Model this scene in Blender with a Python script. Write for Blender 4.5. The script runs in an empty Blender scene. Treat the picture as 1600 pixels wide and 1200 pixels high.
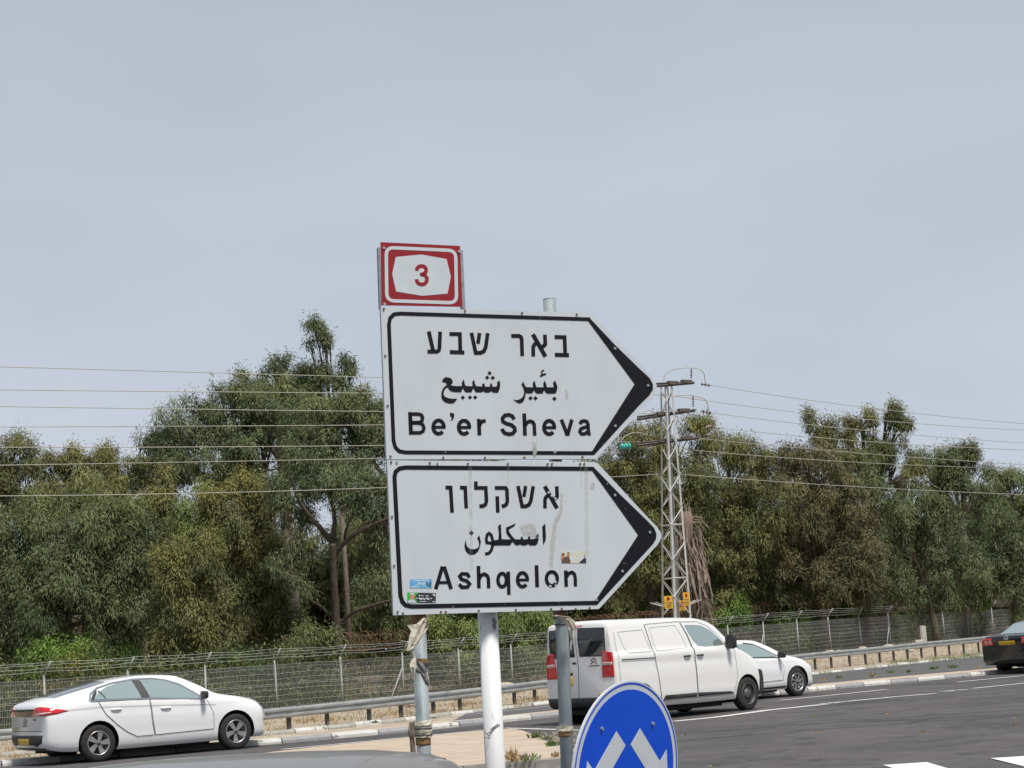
import bpy, bmesh, math, random
import numpy as np
from mathutils import Vector, Matrix
from mathutils.bvhtree import BVHTree
from mathutils.geometry import delaunay_2d_cdt
SC = bpy.context.scene
C = SC.collection
rnd = random.Random(7)
RAD = math.radians
# ------------------------------------------------------------------ camera
FOC = 3000.0                      # focal length in pixels of the 1600 px wide photograph
CAMH = 1.6
PITCH, ROLL = RAD(7.76), RAD(3.6)
r0 = Vector((1, 0, 0)); u0 = Vector((0, -math.sin(PITCH), math.cos(PITCH))); fw = Vector((0, math.cos(PITCH), math.sin(PITCH)))
cr = r0 * math.cos(ROLL) - u0 * math.sin(ROLL); cu = r0 * math.sin(ROLL) + u0 * math.cos(ROLL)
CAM = Vector((0, 0, CAMH))
cam = bpy.data.cameras.new('camera'); co = bpy.data.objects.new('camera', cam); C.objects.link(co)
cam.sensor_width = 36; cam.lens = FOC / 1600 * 36; cam.clip_start = .05; cam.clip_end = 3000
co.matrix_world = Matrix(((cr.x, cu.x, -fw.x, 0), (cr.y, cu.y, -fw.y, 0), (cr.z, cu.z, -fw.z, CAMH), (0, 0, 0, 1)))
SC.camera = co
def ray(px, py): return cr * ((px - 800) / FOC) + cu * ((600 - py) / FOC) + fw
def gp(px, py, z=0.0):            # the point of a level plane seen at a pixel
    d = ray(px, py); t = (z - CAMH) / d.z; return CAM + d * t
def dp(px, py, Y):                # the point at distance Y seen at a pixel
    d = ray(px, py); return CAM + d * (Y / d.y)
# ------------------------------------------------------------------ world, sun, exposure
SUN_AZ, SUN_EL = RAD(144), RAD(62)      # clockwise from +Y
w = bpy.data.worlds.new('World'); SC.world = w; w.use_nodes = True
nt = w.node_tree; nt.nodes.clear()
N = nt.nodes.new; L = nt.links.new
sky = N('ShaderNodeTexSky'); sky.sky_type = 'NISHITA'; sky.sun_disc = False
sky.sun_elevation = SUN_EL; sky.sun_rotation = SUN_AZ; sky.dust_density = 4.0; sky.air_density = 1.5
b1 = N('ShaderNodeBackground'); b1.inputs[1].default_value = 0.05; L(sky.outputs[0], b1.inputs[0])
tc = N('ShaderNodeTexCoord'); mp = N('ShaderNodeMapping'); mp.inputs['Scale'].default_value = (1, 1, 2.6)
no = N('ShaderNodeTexNoise'); no.inputs['Scale'].default_value = 2.6; no.inputs['Detail'].default_value = 5; no.inputs['Roughness'].default_value = .45
L(tc.outputs['Generated'], mp.inputs[0]); L(mp.outputs[0], no.inputs[0])
ra = N('ShaderNodeValToRGB')
ra.color_ramp.elements[0].position = .36; ra.color_ramp.elements[0].color = (.438, .487, .566, 1)
ra.color_ramp.elements[1].position = .64; ra.color_ramp.elements[1].color = (.503, .548, .628, 1)
L(no.outputs[0], ra.inputs[0])
sx = N('ShaderNodeSeparateXYZ'); L(tc.outputs['Generated'], sx.inputs[0])
mr = N('ShaderNodeMapRange'); mr.inputs[1].default_value = 0.0; mr.inputs[2].default_value = .42; mr.inputs[3].default_value = 1.16; mr.inputs[4].default_value = .86
L(sx.outputs[2], mr.inputs[0])
vm = N('ShaderNodeVectorMath'); vm.operation = 'SCALE'; L(ra.outputs[0], vm.inputs[0]); L(mr.outputs[0], vm.inputs['Scale'])
b2 = N('ShaderNodeBackground'); b2.inputs[1].default_value = 1.05; L(vm.outputs[0], b2.inputs[0])
ad = N('ShaderNodeAddShader'); L(b1.outputs[0], ad.inputs[0]); L(b2.outputs[0], ad.inputs[1])
b1.inputs[1].default_value = 0.006
ow = N('ShaderNodeOutputWorld'); L(ad.outputs[0], ow.inputs[0])
sl = bpy.data.lights.new('sun', 'SUN'); sl.energy = 4.2; sl.angle = RAD(12); sl.color = (1, .95, .87)
so = bpy.data.objects.new('sun', sl); C.objects.link(so)
sd = Vector((math.sin(SUN_AZ) * math.cos(SUN_EL), math.cos(SUN_AZ) * math.cos(SUN_EL), math.sin(SUN_EL)))
so.rotation_euler = sd.to_track_quat('Z', 'Y').to_euler(); so.location = (30, -30, 60)
SC.view_settings.view_transform = 'Standard'; SC.view_settings.look = 'None'; SC.view_settings.exposure = 0; SC.view_settings.gamma = 1
SC.view_settings.use_curve_mapping = False
# ------------------------------------------------------------------ helpers
def tag(o, label=None, cat=None, group=None, kind=None):
    if label: o['label'] = label
    if cat: o['category'] = cat
    if group: o['group'] = group
    if kind: o['kind'] = kind
    return o
def thing(name, label, cat, loc=(0, 0, 0), rz=0, group=None):
    o = bpy.data.objects.new(name, None); C.objects.link(o); o.location = loc; o.rotation_euler = (0, 0, rz)
    o.empty_display_size = .2
    return tag(o, label, cat, group)
def mesh(name, vs, fs, mt, parent=None, smooth=False, loc=None):
    me = bpy.data.meshes.new(name); me.from_pydata([tuple(v) for v in vs], [], [tuple(f) for f in fs]); me.update()
    if smooth: me.shade_smooth()
    for m in (mt if isinstance(mt, (list, tuple)) else [mt]): me.materials.append(m)
    o = bpy.data.objects.new(name, me); C.objects.link(o)
    if parent: o.parent = parent
    if loc is not None: o.location = loc
    return o
def inst(o, parent=None, loc=None, rot=None):
    c = o.copy(); C.objects.link(c)
    if parent: c.parent = parent
    if loc is not None: c.location = loc
    if rot is not None: c.rotation_euler = rot
    return c
def copy_tree(o, parent=None):
    kids = list(o.children); c = o.copy(); C.objects.link(c)
    if parent: c.parent = parent
    for k in kids: copy_tree(k, c)
    return c
class MB:
    def __init__(s): s.v = []; s.f = []
    def add(s, vs, fs):
        n = len(s.v); s.v += [Vector(v) for v in vs]; s.f += [tuple(i + n for i in f) for f in fs]
    def box(s, c, d, rot=None):
        x, y, z = [k / 2 for k in d]; P = [Vector((a * x, b * y, e * z)) for a in (-1, 1) for b in (-1, 1) for e in (-1, 1)]
        if rot is not None: P = [rot @ p for p in P]
        c = Vector(c)
        s.add([c + p for p in P], [(0, 1, 3, 2), (4, 6, 7, 5), (0, 4, 5, 1), (2, 3, 7, 6), (0, 2, 6, 4), (1, 5, 7, 3)])
    def tube(s, pts, r, n=6, cap=True):
        pts = [Vector(p) for p in pts]; R = r if isinstance(r, (list, tuple)) else [r] * len(pts); rings = []
        prev = None
        for i, p in enumerate(pts):
            t = (pts[min(i + 1, len(pts) - 1)] - pts[max(i - 1, 0)]).normalized()
            a = Vector((0, 0, 1)) if abs(t.z) < .9 else Vector((1, 0, 0))
            if prev is not None: a = prev
            x = (a - t * a.dot(t)).normalized(); prev = x; y = t.cross(x)
            rings.append([p + x * (R[i] * math.cos(2 * math.pi * k / n)) + y * (R[i] * math.sin(2 * math.pi * k / n)) for k in range(n)])
        vs = [v for q in rings for v in q]
        fs = [(i * n + k, i * n + (k + 1) % n, (i + 1) * n + (k + 1) % n, (i + 1) * n + k) for i in range(len(pts) - 1) for k in range(n)]
        if cap: fs += [tuple(range(n - 1, -1, -1)), tuple((len(pts) - 1) * n + k for k in range(n))]
        s.add(vs, fs)
    def lathe(s, prof, n=24, axis='Y'):
        vs = []
        for (a, r) in prof:
            for k in range(n):
                t = 2 * math.pi * k / n
                vs.append((r * math.cos(t), a, r * math.sin(t)) if axis == 'Y' else (r * math.cos(t), r * math.sin(t), a))
        fs = [(i * n + k, i * n + (k + 1) % n, (i + 1) * n + (k + 1) % n, (i + 1) * n + k) for i in range(len(prof) - 1) for k in range(n)]
        s.add(vs, fs)
    def build(s, name, mt, parent=None, smooth=False, loc=None): return mesh(name, s.v, s.f, mt, parent, smooth, loc)
# ------------------------------------------------------------------ materials
def mat(name, col, rough=.6, metal=0., var=0., scale=8., col2=None, bump=0., bscale=60., spec=.5, coat=0., detail=5, stretch=None, c_at=(.35, .65), spots=None, byloc=False):
    m = bpy.data.materials.new(name); m.use_nodes = True; t = m.node_tree; b = t.nodes['Principled BSDF']
    b.inputs['Roughness'].default_value = rough; b.inputs['Metallic'].default_value = metal
    b.inputs['Specular IOR Level'].default_value = spec; b.inputs['Coat Weight'].default_value = coat
    b.inputs['Coat Roughness'].default_value = .06
    b.inputs['Base Color'].default_value = (*col, 1)
    tcn = t.nodes.new('ShaderNodeTexCoord'); src = tcn.outputs['Object']
    if byloc:
        oi = t.nodes.new('ShaderNodeObjectInfo'); va = t.nodes.new('ShaderNodeVectorMath'); va.operation = 'ADD'; t.links.new(src, va.inputs[0]); t.links.new(oi.outputs['Location'], va.inputs[1]); src = va.outputs[0]
    if stretch:
        q = t.nodes.new('ShaderNodeMapping'); q.inputs['Scale'].default_value = stretch; t.links.new(src, q.inputs[0]); src = q.outputs[0]
    last = None
    if col2 or var:
        n = t.nodes.new('ShaderNodeTexNoise'); n.inputs['Scale'].default_value = scale; n.inputs['Detail'].default_value = detail; n.inputs['Roughness'].default_value = .6
        t.links.new(src, n.inputs[0]); r = t.nodes.new('ShaderNodeValToRGB')
        c2 = col2 if col2 else tuple(min(1, k * (1 + var)) for k in col); c1 = col if col2 else tuple(k * (1 - var) for k in col)
        r.color_ramp.elements[0].position = c_at[0]; r.color_ramp.elements[1].position = c_at[1]
        r.color_ramp.elements[0].color = (*c1, 1); r.color_ramp.elements[1].color = (*c2, 1)
        t.links.new(n.outputs[0], r.inputs[0]); last = r.outputs[0]
    if spots:          # (colour, scale, threshold, softness)
        for (sc_, ss, th, sf) in spots:
            n = t.nodes.new('ShaderNodeTexNoise'); n.inputs['Scale'].default_value = ss; n.inputs['Detail'].default_value = 3
            t.links.new(src, n.inputs[0]); k = t.nodes.new('ShaderNodeMapRange'); k.inputs[1].default_value = th; k.inputs[2].default_value = th + sf
            t.links.new(n.outputs[0], k.inputs[0]); x = t.nodes.new('ShaderNodeMix'); x.data_type = 'RGBA'
            t.links.new(k.outputs[0], x.inputs[0])
            if last: t.links.new(last, x.inputs[6])
            else: x.inputs[6].default_value = (*col, 1)
            x.inputs[7].default_value = (*sc_, 1); last = x.outputs[2]
    if last: t.links.new(last, b.inputs['Base Color'])
    if bump:
        n = t.nodes.new('ShaderNodeTexNoise'); n.inputs['Scale'].default_value = bscale; n.inputs['Detail'].default_value = 4
        t.links.new(src, n.inputs[0]); u = t.nodes.new('ShaderNodeBump'); u.inputs['Strength'].default_value = bump; u.inputs['Distance'].default_value = .01
        t.links.new(n.outputs[0], u.inputs['Height']); t.links.new(u.outputs[0], b.inputs['Normal'])
    return m
M = {}
M['sign'] = mat('sign_white_sheeting', (.56, .605, .64), .32, var=.05, scale=3, spec=.45, stretch=(1, .25, 1), spots=[((.50, .48, .42), 30, .72, .08)])
M['sign_edge'] = mat('sign_folded_edge', (.42, .43, .42), .5, .2, col2=(.32, .22, .14), scale=9, c_at=(.5, .75))
M['black'] = mat('sign_black_film', (.008, .008, .011), .45, spec=.25, spots=[((.2, .2, .2), 38, .70, .05)])
M['blackpl'] = mat('sign_black_letters', (.009, .008, .011), .45, var=.3, spec=.25)
M['red'] = mat('sign_red', (.27, .010, .016), .35, var=.06, scale=5)
M['blue'] = mat('sign_blue', (.0, .075, .62), .28, var=.05, scale=4)
M['white'] = mat('sign_plain_white', (.56, .60, .64), .35, var=.04)
M['galv'] = mat('galvanised_steel', (.27, .31, .33), .62, .15, var=.14, scale=7, bump=.1, stretch=(3, 3, .6))
M['galv_lt'] = mat('galvanised_steel_pale', (.34, .35, .345), .65, .1, var=.12, scale=5)
M['galv_dk'] = mat('guardrail_post_steel', (.07, .068, .065), .7, .2, var=.2)
M['rail'] = mat('guardrail_steel', (.33, .35, .35), .5, .35, var=.2, scale=2.2, stretch=(1, 1, 4), spots=[((.2, .17, .13), 3, .62, .15)])
M['pylonsteel'] = mat('pylon_steel', (.47, .47, .45), .65, .1, var=.12, scale=4)
M['armwood'] = mat('weathered_brown_fitting', (.10, .075, .06), .85, var=.25)
M['rust'] = mat('rust', (.13, .06, .025), .85, col2=(.22, .12, .06), scale=18)
M['wirerust'] = mat('rusty_wire', (.13, .065, .035), .85)
M['whitepost'] = mat('white_painted_post', (.70, .71, .72), .45, var=.05, scale=3, stretch=(3, 3, .5), spots=[((.30, .30, .30), 11, .70, .06)])
M['tape'] = mat('brown_tape', (.33, .20, .07), .4, col2=(.22, .12, .05), scale=20)
M['rag'] = mat('torn_white_rag', (.62, .58, .48), .9, col2=(.42, .38, .30), scale=30)
M['darktape'] = mat('dark_plastic_strips', (.10, .10, .12), .5, col2=(.30, .29, .29), scale=40)
M['meshwire'] = mat('fence_wire', (.38, .39, .375), .6, .1)
M['wire'] = mat('cable_aluminium', (.42, .40, .34), .6, .2)
M['concrete'] = mat('concrete', (.36, .34, .30), .9, col2=(.46, .44, .40), scale=6, bump=.3)
M['asphalt'] = mat('asphalt_worn', (.056, .052, .053), .85, col2=(.090, .083, .084), scale=.5, bump=.6, bscale=45, detail=12, spots=[((.24, .23, .22), 34, .63, .06), ((.045, .04, .04), 27, .62, .05), ((.038, .035, .036), .35, .54, .2), ((.105, .098, .096), 3.2, .58, .14), ((.042, .038, .038), 1.7, .56, .14)])
M['asphalt2'] = mat('asphalt_lane', (.075, .073, .076), .85, col2=(.105, .102, .104), scale=.8, bump=.4, bscale=120, detail=8, spots=[((.2, .19, .18), 40, .66, .1)])
M['sand'] = mat('sandy_verge', (.30, .25, .18), .95, col2=(.44, .37, .29), scale=1.2, bump=.6, bscale=30, detail=9, spots=[((.23, .17, .10), 3.5, .58, .12), ((.20, .19, .09), 1.3, .62, .1)])
M['sand2'] = mat('island_sand', (.40, .32, .24), .95, col2=(.50, .41, .32), scale=2.5, bump=.5, bscale=25, detail=9, spots=[((.34, .25, .18), 13, .62, .1)])
M['forest_floor'] = mat('forest_floor', (.10, .075, .05), .95, col2=(.22, .17, .12), scale=1.2, detail=10)
M['kerbw'] = mat('kerb_white_paint', (.62, .62, .60), .8, col2=(.50, .49, .46), scale=5, bump=.3, spots=[((.22, .20, .18), 7, .62, .08)], byloc=True)
M['kerbg'] = mat('kerb_grey_concrete', (.27, .275, .285), .85, col2=(.34, .34, .34), scale=5, bump=.3, spots=[((.12, .11, .10), 7, .64, .08)], byloc=True)
M['kerbd'] = mat('kerb_dirty', (.28, .27, .24), .9, col2=(.40, .39, .36), scale=4, bump=.3, byloc=True)
M['line'] = mat('road_paint', (.66, .65, .64), .8, col2=(.50, .49, .48), scale=6, spots=[((.13, .125, .12), 16, .60, .07)])
M['line2'] = mat('crossing_paint', (.70, .70, .70), .75, col2=(.62, .62, .62), scale=6, spots=[((.3, .3, .3), 20, .68, .06)])
M['stone'] = mat('pale_stone', (.42, .36, .28), .9, var=.25, scale=5, bump=.4)
M['yellow'] = mat('yellow_warning_plate', (.72, .40, .02), .5, var=.08)
M['teal'] = mat('teal_glass_insulator', (.04, .42, .38), .15, spec=.8)
M['insul'] = mat('brown_insulator', (.12, .07, .05), .35)
M['darkbark'] = mat('dark_bark', (.050, .036, .028), .95, col2=(.11, .085, .065), scale=6, stretch=(2, 2, .5), bump=.6)
M['bark'] = mat('eucalyptus_bark', (.10, .075, .058), .9, col2=(.20, .16, .13), scale=5, stretch=(2, 2, .5), bump=.5)
M['frond'] = mat('dead_palm_frond', (.15, .11, .085), .9, col2=(.33, .26, .21), scale=5, byloc=True)
M['palmbark'] = mat('palm_trunk', (.14, .10, .07), .95, col2=(.22, .17, .13), scale=20, bump=.6)
M['paint_w'] = mat('white_car_paint', (.74, .75, .76), .28, spec=.5, coat=.6, var=.015, scale=1)
M['paint_v'] = mat('white_van_paint', (.76, .76, .75), .32, spec=.5, coat=.4, var=.015, scale=1)
M['paint_k'] = mat('black_car_paint', (.006, .007, .009), .22, coat=.45)
M['paint_g'] = mat('grey_car_paint', (.20, .195, .19), .42, .25, coat=.35)
M['trim'] = mat('black_plastic_trim', (.025, .026, .028), .55)
M['gap'] = mat('dark_panel_gap', (.05, .05, .05), .8)
M['well'] = mat('wheel_well', (.012, .012, .012), .9)
M['glass'] = mat('car_glass_sky_tint', (.48, .58, .56), .06, .7)  # pale base colour stands in for reflected sky and light coming through
M['glassm'] = mat('car_glass_sky_tint_mid', (.30, .33, .37), .07, .6)  # grey base colour stands in for sky reflected in a rear window
M['glassd'] = mat('car_glass_dark', (.018, .022, .024), .06, spec=.7)
M['tyre'] = mat('tyre_rubber', (.022, .021, .021), .85, var=.25)
M['alloy'] = mat('wheel_alloy', (.42, .41, .41), .35, .7)
M['alloyd'] = mat('wheel_dark', (.10, .10, .10), .5, .4)
M['chrome'] = mat('chrome', (.62, .63, .64), .15, 1.)
M['lightred'] = mat('tail_light_red', (.55, .008, .012), .18, coat=1.)
M['lightclr'] = mat('tail_light_clear', (.62, .45, .45), .15, coat=1.)
M['headl'] = mat('headlight_clear', (.5, .53, .56), .12, .3, coat=1.)
M['plate'] = mat('yellow_number_plate', (.62, .38, .02), .45, var=.1, scale=12)
M['stick_b'] = mat('sticker_blue', (.10, .33, .62), .4, col2=(.20, .50, .74), scale=40)
M['stick_g'] = mat('sticker_green', (.03, .42, .05), .4)
M['stick_k'] = mat('sticker_black', (.03, .032, .035), .4)
M['skin'] = mat('sticker_face', (.50, .24, .14), .5)
M['stick_y'] = mat('sticker_pale_sky', (.62, .55, .38), .4, col2=(.58, .66, .68), scale=30)
M['stick_br'] = mat('sticker_brown', (.13, .07, .05), .5)
def transp(name, col, fac, scale=40, stretch=None):
    m = mat(name, col, .7); t = m.node_tree; b = t.nodes['Principled BSDF']
    tcn = t.nodes.new('ShaderNodeTexCoord'); n = t.nodes.new('ShaderNodeTexNoise'); n.inputs['Scale'].default_value = scale
    t.links.new(tcn.outputs['Object'], n.inputs[0]); k = t.nodes.new('ShaderNodeMapRange')
    k.inputs[1].default_value = .35; k.inputs[2].default_value = .7; k.inputs[3].default_value = fac * .25; k.inputs[4].default_value = fac * 1.2
    t.links.new(n.outputs[0], k.inputs[0]); t.links.new(k.outputs[0], b.inputs['Alpha']); return m
M['stain'] = transp('rust_water_stain', (.36, .34, .28), .08, 25)
M['glue'] = transp('glue_residue', (.48, .44, .37), .22, 70)
# ------------------------------------------------------------------ terrain
TD = Vector((.606, .795)); TN = Vector((-.795, .606))       # along and behind the guardrail
def sdist(x, y): return (x - 1.0) * TN.x + (y - 55.0) * TN.y
def sst(a, b, x):
    t = min(1, max(0, (x - a) / (b - a))); return t * t * (3 - 2 * t)
def gz(x, y):
    s = sdist(x, y); return .42 * sst(3, 10.5, s) * sst(-6, 16, x) + .5 * sst(12, 30, s)
gs = list(np.arange(-12, 0, 3)) + list(np.arange(0, 36, 1.5)) + [40, 60, 110, 240, 700]
ts = list(range(-240, -60, 30)) + list(range(-60, 130, 5)) + list(range(130, 700, 60))
vs = []; fs = []
for s in [-900, -300, -60] + gs:
    for t in ts:
        x = 1 + TD.x * t + TN.x * s; y = 55 + TD.y * t + TN.y * s
        vs.append((x, y, gz(x, y) - .01 if s > -1 else -.03))
nT = len(ts)
fs = [(i * nT + k, (i + 1) * nT + k, (i + 1) * nT + k + 1, i * nT + k + 1) for i in range(len(vs) // nT - 1) for k in range(nT - 1)]
fs = [tuple(reversed(f)) for f in fs]
tag(mesh('ground', vs, fs, M['sand'], smooth=True), kind='structure')
def poly(name, pts, z, m, parent=None, kind='structure'):
    o = mesh(name, [(p[0], p[1], z) for p in pts], [tuple(range(len(pts)))], m, parent)
    me = o.data
    if me.polygons[0].normal.z < 0: me.flip_normals()
    if not parent: o['kind'] = kind
    return o
def resample(pts, step):
    out = [Vector(pts[0])]; 
    for a, b in zip(pts[:-1], pts[1:]):
        a = Vector(a); b = Vector(b); n = max(1, int(round((b - a).length / step)))
        for i in range(1, n + 1): out.append(a.lerp(b, i / n))
    return out
def smoothline(pts, k=3):
    for _ in range(k):
        q = [pts[0]]
        for a, b in zip(pts[:-1], pts[1:]): q += [a.lerp(b, .25), a.lerp(b, .75)]
        q.append(pts[-1]); pts = q
    return pts
K1 = [Vector(p) for p in ((-60, 16), (-30, 29), (-12, 34.9), (-9.3, 35.9), (-6.6, 37.15), (-4.7, 38.2), (-2.85, 39.4), (1.05, 43.4), (4.6, 46.9), (7.9, 49.9), (12.1, 53.2), (13.9, 54.5), (40, 73), (110, 121))]
K2 = [Vector(p) for p in ((-60, 22), (-30, 33), (-10.7, 40.2), (-5.5, 43.1), (-3.3, 46.1), (1.05, 53.0), (10.8, 68), (20, 81), (44, 113), (120, 212))]
K1 = smoothline(K1, 2); K2 = smoothline(K2, 2)
# the main road runs from the camera to the kerb of the median
road = poly('road', [Vector((-80, -60)), Vector((-80, 8))] + K1 + [Vector((200, 121)), Vector((200, -60))], .0, M['asphalt'])
def off(pts, d):
    out = []
    for i, p in enumerate(pts):
        t = (pts[min(i + 1, len(pts) - 1)] - pts[max(i - 1, 0)]).normalized(); out.append(p + Vector((-t.y, t.x)) * (d(p) if callable(d) else d))
    return out
med_far = off(K1, lambda p: .75 + 1.0 * sst(-3, 12, p.x))
lane = poly('side_road', [p for p in med_far if p.x > -2.2] + [p for p in reversed(K2) if p.x > -2.6], .002, M['asphalt2'])
inner = off(K1, .3)
medstrip = mesh('median_strip', [(p.x, p.y, .10) for p in inner] + [(p.x, p.y, .10) for p in med_far] + [(p.x, p.y, -.02) for p in off(med_far, .03)],
     [(i, i + 1, len(inner) + i + 1, len(inner) + i) for i in range(len(inner) - 1)] + [(len(inner) + i, len(inner) + i + 1, 2 * len(inner) + i + 1, 2 * len(inner) + i) for i in range(len(inner) - 1)], M['sand2'])
medstrip['kind'] = 'structure'
fl = mesh('forest_floor', [(1 + TD.x * t + TN.x * q_, 55 + TD.y * t + TN.y * q_, gz(1 + TD.x * t + TN.x * q_, 55 + TD.y * t + TN.y * q_) + .012) for q_ in (9, 10.5, 12, 15, 18, 22, 26, 30, 70) for t in range(-70, 150, 4)],
     [(i * 55 + k + 1, i * 55 + k, (i + 1) * 55 + k, (i + 1) * 55 + k + 1) for i in range(8) for k in range(54)], M['forest_floor'], smooth=True); fl['kind'] = 'structure'; fl.data.flip_normals()
# lane surface of the traffic lanes beside the median, slightly newer
def kerbs(name, pts, step, h, wd, xr, mats, seed):
    root = bpy.data.objects.new(name, None); C.objects.link(root); root['kind'] = 'structure'
    rr = random.Random(seed); p = resample(pts, .2)
    L_ = [0]
    for a, b in zip(p[:-1], p[1:]): L_.append(L_[-1] + (b - a).length)
    def at(s):
        i = int(np.searchsorted(L_, s)); i = min(max(i, 1), len(p) - 1); f = (s - L_[i - 1]) / max(1e-6, L_[i] - L_[i - 1]); return p[i - 1].lerp(p[i], f)
    proto = []
    for m in mats:
        b = MB(); x = step / 2 - .012; c = .035
        prof = [(0, -.1), (0, h - c * 1.6), (c, h), (wd, h), (wd, -.1)]
        vs = [(-x, y, z) for y, z in prof] + [(x, y, z) for y, z in prof]
        b.add(vs, [(i, i + 5, i + 6, i + 1) for i in range(4)] + [(0, 1, 2, 3, 4), (9, 8, 7, 6, 5)])
        o = b.build('kerb_stone', m, root); proto.append(o)
    used = [0] * len(mats); s = 0; k = 0
    while s + step < L_[-1]:
        a = at(s); b = at(s + step); mid = (a + b) / 2
        if xr[0] < mid.x < xr[1]:
            j = k % len(mats); o = proto[j] if not used[j] else inst(proto[j], root); used[j] = 1
            o.location = (mid.x, mid.y, rr.uniform(-.012, .006)); o.rotation_euler = (rr.uniform(-.02, .02), rr.uniform(-.008, .008), math.atan2(b.y - a.y, b.x - a.x) + rr.uniform(-.012, .012))
        s += step; k += 1
    return root
kerbs('painted_kerb', K1, 1.08, .105, .30, (-14, 30), [M['kerbw'], M['kerbg']], 3)
kerbs('far_kerb', K2, .95, .08, .20, (-12, 40), [M['kerbw'], M['kerbd']], 5)
# sandy traffic island with its kerb
isl_px = [(440, 1173), (481, 1168), (656, 1151), (790, 1138), (808, 1139), (828, 1145), (850, 1157), (872, 1165), (905, 1171), (912, 1178), (890, 1183), (800, 1188), (720, 1196), (560, 1213), (440, 1226), (330, 1236), (330, 1186)]
IS = [gp(x, y, .12).to_2d() for x, y in isl_px]
IS = smoothline(IS + [IS[0]], 2)[:-1]
isl = mesh('traffic_island', [(p.x, p.y, .12) for p in IS] + [(p.x, p.y, -.02) for p in IS], [tuple(range(len(IS)))] + [(i, (i + 1) % len(IS), len(IS) + (i + 1) % len(IS), len(IS) + i) for i in range(len(IS))], M['sand2'])
isl['kind'] = 'structure'
edge = bpy.data.objects.new('island_kerb', None); C.objects.link(edge); edge['kind'] = 'structure'
seg = [gp(x, y, .12).to_2d() for x, y in [(560, 1214), (640, 1206), (720, 1197.5), (800, 1189.5), (890, 1184)]]
pr = None
q = resample(seg, 1.0)
for a, b in zip(q[:-1], q[1:]):
    ln = (b - a).length; m_ = (a + b) / 2
    bb = MB(); bb.box((0, 0, 0), (ln - .02, .14, .16)); o = bb.build('kerb_stone', M['kerbd'], edge); o.location = (m_.x, m_.y - .07, .047 + rnd.uniform(-.006, .006)); o.rotation_euler = (0, 0, math.atan2(b.y - a.y, b.x - a.x))
# painted markings: children of the road
def strip(name, pts_px, wid, z, m, parent=road, broken=None):
    p = [gp(x, y).to_2d() for x, y in pts_px]; p = resample(p, 1.2); wid *= 1.35; l = off(p, wid / 2); r = off(p, -wid / 2)
    n = len(p); o = mesh(name, [(a.x, a.y, z) for a in r] + [(a.x, a.y, z) for a in l], [(i, i + 1, n + i + 1, n + i) for i in range(n - 1)], m, parent); return o
strip('edge_line', [(440, 1171.5), (656, 1151), (790, 1138), (905, 1141.5), (1000, 1133.5), (1050, 1127.5)], .13, .008, M['line'])
strip('edge_line', [(1050, 1127.8), (1120, 1121), (1200, 1110), (1290, 1101)], .22, .008, M['line'])
strip('edge_line', [(1322, 1096.5), (1400, 1089), (1462, 1084)], .17, .008, M['line'])
for a, b in (((1286, 1100), (1295, 1099)), ((1299, 1099), (1307, 1098)), ((1311, 1097.6), (1317, 1097)), ((1471, 1081), (1477, 1080.5)), ((1479, 1080.6), (1487, 1079.6)), ((1490, 1079), (1495, 1078.6)), ((1500, 1078.6), (1507, 1077.8))):
    strip('line_stub', [a, b], .2, .008, M['line2'])
strip('edge_line', [(1520, 1076), (1600, 1068), (1800, 1047)], .15, .008, M['line'])
strip('lane_line', [(1219, 1094.5), (1300, 1086.5), (1386, 1077.5)], .14, .008, M['line'])
strip('lane_line', [(1497, 1066), (1600, 1056)], .14, .008, M['line'])
strip('lane_line', [(575, 1128.5), (744, 1116), (860, 1104)], .08, .008, M['line'])
M['skid'] = transp('tyre_mark', (.03, .028, .028), .35, 2.5)
for a, r_, w0, w1 in (((9, 12), 21.0, 75, 118), ((9.2, 12), 19.3, 74, 120), ((14, 14), 27.0, 88, 128), ((3, 20), 12.5, 30, 80)):
    q = [Vector((a[0] + r_ * math.cos(RAD(w0 + (w1 - w0) * i / 24)), a[1] + r_ * math.sin(RAD(w0 + (w1 - w0) * i / 24)))) for i in range(25)]; l_ = off(q, .13); r2 = off(q, -.13)
    mesh('tyre_mark', [(p.x, p.y, .004) for p in l_] + [(p.x, p.y, .004) for p in r2], [(i, i + 1, 26 + i, 25 + i) for i in range(24)], M['skid'], road)
for k in range(6):
    x0 = 2.70 + 1.22 * k; y0 = 22.15
    poly('crossing_stripe', [(x0, y0), (x0 + .5, y0 + .02), (x0 + .5, y0 - 3.2), (x0, y0 - 3.2)], .010, M['line2'], road)
# ------------------------------------------------------------------ direction signs
class Plane:                       # a flat sign standing in the world; (u, v, d) are metres along it, up it, and out of its face
    def __init__(s, P, Q, R):      # P bottom left, Q to the right, R up
        s.P = P; s.u = (Q - P).normalized(); v = R - P; s.n = s.u.cross(v).normalized(); s.v = s.n.cross(s.u)
        if (CAM - P).dot(s.n) < 0: s.n = -s.n
    def uv(s, px, py, d=0.0):
        r = ray(px, py); t = (s.P + s.n * d - CAM).dot(s.n) / r.dot(s.n); q = CAM + r * t - s.P; return Vector((q.dot(s.u), q.dot(s.v)))
    def mw(s, o=(0, 0)):
        p = s.P + s.u * o[0] + s.v * o[1]; return Matrix(((s.u.x, s.v.x, s.n.x, p.x), (s.u.y, s.v.y, s.n.y, p.y), (s.u.z, s.v.z, s.n.z, p.z), (0, 0, 0, 1)))
A = dp(597, 481, 10.40); B = dp(615, 961, 10.40)
def fit(Y):                        # right end depth
    return dp(920, 489, Y)
PL = Plane(B, dp(930, 953, 10.742), A)
def Z(ox, oy, s): return lambda p: (ox + p[0] / s, oy + p[1] / s)
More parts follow.
